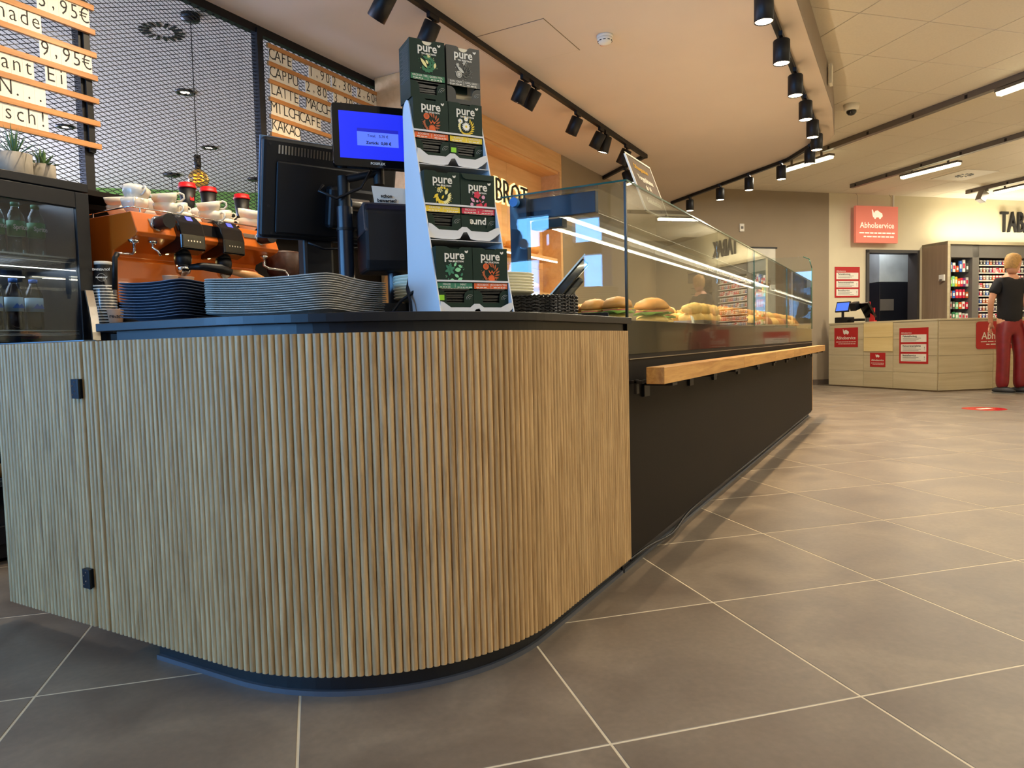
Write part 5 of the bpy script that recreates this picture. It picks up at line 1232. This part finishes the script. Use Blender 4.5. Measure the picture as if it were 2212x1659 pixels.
# ------------------------------------------------------------------ tea stand
TW, TD, THh = .200, .235, .557
ts = thing('tea_stand', 'white cardboard tea display stand on the rounded worktop', 'display stand', (-.998, 1.434, CT), radians(56.6))
side = [(0, 0), (TD, 0), (TD, .545), (.228, .566), (.215, .576), (.200, .578), (.188, .572), (.178, .55)]
for x in (-.003, TW): MB().prism(side, x, x + .003, 'x').obj('side_panel', CARDB, ts)
MB().box(0, TW, TD - .003, TD, 0, .56).obj('back_panel', CARDB, ts)
BW, BH, BD = .0985, .152, .085
rowz = [.018, .220, .424]
def fy(z): return .179 * z / .557
for z in rowz:
    y0 = fy(z) + .004
    sh = MB().box(.0005, TW - .0005, y0, TD - .004, z - .004, z - .001).obj('shelf', CARDB, ts)
    lip = [(0, z - .022), (.02, z - .024), (.035, z - .025), (.07, z - .025), (.085, z - .022), (.095, z - .006), (.105, z - .004), (.115, z - .022), (.13, z - .025), (.17, z - .025), (.185, z - .016), (TW, z - .004), (TW, z + .012), (.19, z + .010), (.165, z - .002), (.12, z - .003), (.105, z + .008), (.092, z + .008), (.078, z - .003), (.03, z - .003), (.008, z + .012), (0, z + .014)]
    MB().prism(lip, y0 - .0035, y0 - .002, 'y').obj('scalloped_lip', CARDB, ts)
    MB().box(.0, TW, y0 + .0165, y0 + .0195, z + .064, z + .0685).obj('cross_bar', CARDB, ts)
for z in rowz[1:]: MB().prism([(fy(z - .03), z - .030), (TD - .01, z - .030), (TD - .01, z - .0285), (fy(z - .03), z - .0285)], .001, TW - .001, 'x').obj('ramp', CARDB, ts)
MB().prism([(TD - .02, .205), (TD - .018, .205), (TD - .018, .39), (TD - .02, .39)], .001, TW - .001, 'x').obj('inner_back', CARDB, ts)
def leafp(b, cx, cz, L_, wd, ang, mi, y):
    pts = []
    for k in range(7): u_ = k / 6; pts.append((L_ * (u_ - .5), wd * sin(pi * u_) ** .8 * .5))
    for k in range(5, 0, -1): u_ = k / 6; pts.append((L_ * (u_ - .5), -wd * sin(pi * u_) ** .8 * .5))
    c, s_ = cos(ang), sin(ang)
    b.prism([(cx + c * p - s_ * q, cz + s_ * p + c * q) for p, q in pts], y, y + .0002, 'y', mi)
def flower(b, cx, cz, r, n, m1, m2, y, fat=.5):
    for k in range(n):
        a = 2 * pi * k / n; leafp(b, cx + r * .58 * cos(a), cz + r * .58 * sin(a), r * .85, r * fat, a, m1, y)
    b.prism([(cx + r * .26 * cos(2 * pi * k / 12), cz + r * .26 * sin(2 * pi * k / 12)) for k in range(12)], y - .0002, y, 'y', m2)
def disc(b, cx, cz, r, mi, y, n=10): b.prism([(cx + r * cos(2 * pi * k / n), cz + r * sin(2 * pi * k / n)) for k in range(n)], y, y + .0002, 'y', mi)
def art(kind, parent, cx, cz):
    R_ = .030; Y = -.0012; b = MB(); rnd = random.Random(hash_[kind])
    pal = PAL[kind]; mats = [COLR[c] for c in pal]
    def ringleaves(n, mi, L_=.016, wd=.006, rr=.021, a0=0, a1=360, swirl=.9):
        for k in range(n):
            a = radians(a0 + (a1 - a0) * (k + .5) / n); leafp(b, cx + rr * cos(a), cz + rr * sin(a), L_, wd, a + swirl, mi, Y)
    if kind == 'green':
        leafp(b, cx - .012, cz + .002, .034, .010, radians(-52), 1, Y - .0002); leafp(b, cx - .002, cz + .006, .014, .007, radians(-60), 1, Y - .0002); leafp(b, cx + .024, cz - .002, .018, .008, radians(80), 1, Y - .0002)
        ringleaves(11, 0, .017, .008, .020, -150, 120); ringleaves(5, 0, .014, .007, .010, -120, 90); flower(b, cx + .004, cz + .024, .006, 5, 1, 1, Y - .0002)
    elif kind == 'grey':
        disc(b, cx - .016, cz - .014, .0105, 1, Y, 18); disc(b, cx - .016, cz - .014, .008, 0, Y - .0002, 16); flower(b, cx - .016, cz - .014, .0075, 8, 1, 1, Y - .0004, .45)
        leafp(b, cx - .010, cz + .001, .032, .010, radians(-40), 1, Y - .0002); flower(b, cx + .004, cz + .022, .008, 6, 1, 1, Y); flower(b, cx - .020, cz + .015, .0065, 6, 1, 1, Y)
        ringleaves(7, 2, .020, .010, .019, -80, 70); ringleaves(3, 2, .018, .009, .006, -60, 60)
    elif kind == 'rooibos':
        disc(b, cx - .015, cz + .018, .0095, 0, Y, 18); flower(b, cx - .015, cz + .018, .007, 8, 1, 1, Y - .0003, .3); flower(b, cx + .003, cz - .018, .0135, 16, 0, 0, Y, .22)
        for k in range(4): leafp(b, cx - .004 + k * .005, cz + .003 - (k % 2) * .003, .012, .003, radians(55 if k % 2 else -65), 0, Y - .0002)
        ringleaves(7, 1, .017, .005, .023, -50, 100, .5); ringleaves(5, 1, .013, .005, .023, 170, 240, 1.0); ringleaves(3, 1, .008, .004, .026, 80, 120)
    elif kind == 'chamomile':
        flower(b, cx + .001, cz + .001, .0145, 14, 0, 1, Y, .28); flower(b, cx - .018, cz + .016, .009, 12, 0, 1, Y, .3); flower(b, cx + .001, cz + .024, .008, 12, 0, 1, Y, .3)
        ringleaves(8, 1, .015, .004, .024, -70, 60, .6); ringleaves(6, 1, .014, .004, .022, -140, -60, 1.2); ringleaves(4, 2, .012, .006, .022, 150, 220)
    elif kind == 'herb':
        for k in range(14): disc(b, cx - .010 + .009 * cos(k * 2.4) * (k / 14) ** .5, cz + .016 + .008 * sin(k * 2.4) * (k / 14) ** .5, .0018, 1, Y, 7)
        ringleaves(4, 0, .018, .009, .021, 170, 280, .7); leafp(b, cx + .012, cz + .012, .018, .010, radians(70), 1, Y); ringleaves(8, 1, .016, .0045, .022, -80, 20, .5); ringleaves(4, 0, .010, .006, .024, 40, 130); leafp(b, cx, cz - .004, .014, .006, radians(60), 0, Y)
    elif kind == 'hibiscus':
        flower(b, cx + .006, cz - .018, .015, 5, 0, 0, Y, .8); flower(b, cx - .003, cz + .020, .012, 5, 0, 0, Y, .8); leafp(b, cx + .024, cz - .010, .018, .009, radians(60), 0, Y)
        leafp(b, cx - .018, cz + .004, .018, .009, radians(-45), 1, Y); disc(b, cx + .018, cz + .014, .006, 1, Y); disc(b, cx - .021, cz - .010, .0055, 1, Y); disc(b, cx - .003, cz + .001, .004, 1, Y); leafp(b, cx + .006, cz + .003, .010, .005, radians(-60), 0, Y); leafp(b, cx + .016, cz, .010, .004, radians(30), 1, Y)
    elif kind == 'mint':
        for k in range(6): a = radians(60 * k + 20); leafp(b, cx - .015 + .008 * cos(a), cz + .006 + .010 * sin(a), .017, .009, a, 1, Y)
        leafp(b, cx + .010, cz + .006, .020, .013, radians(10), 0, Y - .0002); leafp(b, cx + .002, cz + .021, .014, .007, radians(60), 0, Y); leafp(b, cx + .018, cz + .016, .014, .008, radians(-30), 0, Y)
        leafp(b, cx + .006, cz - .012, .016, .009, radians(-30), 0, Y); leafp(b, cx + .016, cz - .022, .018, .010, radians(30), 0, Y); leafp(b, cx - .008, cz - .024, .014, .008, radians(-10), 0, Y); leafp(b, cx + .022, cz - .008, .012, .007, radians(60), 1, Y)
    for k in range(16):
        a = rnd.uniform(0, 2 * pi); rr = R_ * rnd.uniform(.85, 1.08); disc(b, cx + rr * cos(a), cz + rr * sin(a), .0011, rnd.choice([0, 1]), Y, 6)
    b.v = [(cx + (p[0] - cx) * .86, p[1], cz + (p[2] - cz) * .86) for p in b.v]
    return b.obj('illustration', mats, parent)
hash_ = dict(green=1, grey=2, rooibos=3, chamomile=4, herb=5, hibiscus=6, mint=7)
PAL = dict(green=['green', 'lemon'], grey=['grey', 'silver', 'dkgrey'], rooibos=['orange', 'rust'], chamomile=['white', 'yellow', 'lemon'], herb=['yellow', 'lemon'], hibiscus=['red', 'pink'], mint=['mint', 'teal'])
def tea_box(label, kind, band, t1, t2, x, z, y, m=DGREEN, flap=False, reverse=False, tab=False, empty_=False, torn=False):
    c, s_ = cos(radians(56.6)), sin(radians(56.6))
    X = x; loc = (-.998 + c * X - s_ * y, 1.434 + s_ * X + c * y, CT + z)
    t = thing('tea_box', label, 'tea box', loc, radians(56.6 + random.uniform(-.6, .6)), 'tea boxes in the stand')
    b = MB(); e = .0008
    b.box(0, e, e, BD, 0, BH); b.box(BW - e, BW, e, BD, 0, BH); b.box(0, BW, BD - e, BD, 0, BH); b.box(e, BW - e, e, BD, 0, e); b.box(e, BW - e, .012, BD, BH - e, BH)
    b.obj('carton', m, t)
    zc = .047; nr = .014; cx = BW / 2
    up = [(0, zc), (BW, zc), (BW, BH), (cx + nr + .006, BH), (cx + nr, BH - .003)] + [(cx + nr * cos(radians(-k * 18)), BH - .003 + nr * .8 * sin(radians(-k * 18))) for k in range(1, 10)] + [(cx - nr, BH - .003), (cx - nr - .006, BH), (0, BH)]
    fp = MB().prism(up, 0, e, 'y').obj('front_panel', m, t)
    lo = [(0, 0), (BW, 0), (BW, .044), (BW * .93, .044)] + [(BW * .93 - .018 * sin(radians(k * 15)), .028 + .016 * cos(radians(k * 15))) for k in range(1, 7)] + [(BW * .74, .012), (BW * .26, .012)] + [(BW * .07 + .018 * sin(radians(90 - k * 15)), .028 + .016 * cos(radians(90 - k * 15))) for k in range(0, 6)] + [(BW * .07, .044), (0, .044)]
    lp = MB().prism(lo, 0, e, 'y').obj('lower_flap', m, t)
    b = MB().box(.002, BW - .002, -.0006, -.0001, zc + .0005, zc + .015); b.obj('colour_band', COLR[band], t)
    txt(t1, .0072, WHITE, t, (BW * .27, -.0009, zc + .0105), FY, ext=.0001); txt(t2, .0072, WHITE, t, (BW * .73, -.0009, zc + .0105), FY, ext=.0001)
    MB().box(BW / 2 - .0004, BW / 2 + .0004, -.0009, -.0006, zc + .003, zc + .013).obj('divider', WHITE, t)
    b = MB(); rnd2 = random.Random(kind); xx = .008
    while xx < BW - .012:
        l_ = rnd2.uniform(.004, .010); 
        if not (BW / 2 - .012 < xx < BW / 2 + .004): b.box(xx, xx + l_, -.0009, -.0006, zc + .003, zc + .005)
        xx += l_ + .0022
    b.obj('small_print', WHITE, t)
    b = MB()
    for k in range(20): b.box(.010 + k * .0040, .012 + k * .0040, -.0008, -.0001, zc - .0001, zc + .0012)
    b.obj('perforation', CREAM, t)
    BH_ = BH - (.012 if flap else 0)
    txt('pure', .031, WHITE, t, (BW / 2, -.0008, BH_ - .0215), FY, bold=.0006, sx=.95)
    txt('TEA SELECTION', .0058, WHITE, t, (BW / 2 + .004, -.0008, BH_ - .0365), FY, bold=.0002)
    b = MB(); leafp(b, BW / 2 + .031, BH_ - .0115, .007, .004, radians(125), 0, -.0009); leafp(b, BW / 2 + .035, BH_ - .0115, .009, .0045, radians(55), 0, -.0009); b.obj('leaf_mark', WHITE, t)
    art(kind, t, BW / 2, BH_ - (.0625 if not flap else .059))
    rnd3 = random.Random(kind + 's')
    if not empty_:
        for k in range(7):
            zz = .004 + k * .0062; MB().box(.009, BW - .009, .004, .075, 0, .0040).obj('sachet', SACH, t, (rnd3.uniform(-.002, .002), rnd3.uniform(0, .004), zz), (rnd3.uniform(-.01, .02), rnd3.uniform(-.03, .03), 0))
        if reverse:
            s4 = MB().box(.010, BW - .010, .0035, .0042, .006, .046).obj('upturned_sachet', DGREEN, t); txt('pure', .026, WHITE, s4, (BW / 2, .003, .026), (radians(90), radians(180), 0), bold=.0006)
    else:
        MB().box(.02, BW - .004, .03, .031, .01, .058).obj('inner_card', CREAM, t); MB().box(.012, .07, .024, .0245, .035, .056).obj('inner_fold', DGREEN, t)
    if tab: MB().box(.004, .019, -.0012, -.0008, .018, .031).obj('green_mark', COLR['bright'], t)
    b = MB()
    for q in range(3): b.tube([(BW * .92 + (.004 + .004 * q) * cos(radians(a)), -.0006, .020 + (.004 + .004 * q) * sin(radians(a))) for a in range(60, 200, 20)], .0004, 4)
    b.obj('arc_print', COLR['silver'], t)
    if flap: MB().prism([(.002, -.001), (BW - .002, -.001), (BW - .004, -.012), (BW - .010, -.016), (.014, -.016), (.006, -.012)], -.0028, -.0018, 'y').obj('folded_flap', m, t, (0, 0, BH), (radians(-6), 0, 0))
    else: MB().prism([(cx - nr - .004, BH - .02), (cx + nr + .004, BH - .02), (cx + nr + .004, BH - .004), (cx - nr - .004, BH - .004)], .0012, .002, 'y').obj('tuck_tab', CREAM if kind in ('green', 'grey') else m, t)
    # small print lines on the side of the carton
    if x < .05 and z > .5:
        b = MB()
        for q in range(22):
            b.box(-.0006, -.0001, .010, .078 - (q * 7 % 5) * .006, BH - .014 - q * .0042, BH - .0128 - q * .0042)
        b.obj('side_print', COLR['grey'], t)
    return t
g_ = .0005
tea_box('dark green tea box with mint leaves, bottom row of the stand', 'mint', 'teal', 'MINZE', 'MINT', g_, rowz[0], fy(rowz[0]) + .0245, tab=True)
tea_box('dark green tea box with orange slices, bottom row of the stand', 'rooibos', 'orange', 'ROOIBOS', 'ROOIBOS TEA', BW + .002, rowz[0], fy(rowz[0]) + .0245)
tea_box('dark green tea box with yellow herb picture, middle row of the stand', 'herb', 'yellow', 'KRÄUTER', 'HERB-TONIC', g_, rowz[1], fy(rowz[1]) + .0245)
tea_box('dark green tea box with red hibiscus and folded top flap', 'hibiscus', 'red', 'FRÜCHTE', 'RED BERRIES', BW + .002, rowz[1], fy(rowz[1]) + .0245, flap=True, reverse=True)
tea_box('dark green tea box with orange slices, upper shelf under the green tea', 'rooibos', 'orange', 'ROOIBOS', 'ROOIBOS', g_, rowz[2], fy(rowz[2]) + .0245)
tea_box('dark green tea box with white chamomile flowers', 'chamomile', 'yellow', 'KAMILLE', 'CAMOMILE', BW + .002, rowz[2], fy(rowz[2]) + .0245, tab=True)
tea_box('topmost green tea box with pale yellow leaves and green band', 'green', 'green', 'GRÜNER TEE', 'GREEN TEA', -.003, rowz[2] + BH + .0006, fy(rowz[2]) + .030)
tea_box('topmost dark grey tea box with a grey citrus slice', 'grey', 'grey', 'EARL GREY', 'EARL GREY', BW + .003, rowz[2] + BH + .0006, fy(rowz[2]) + .032, m=DGREY, empty_=True)
bpy.context.view_layer.update()
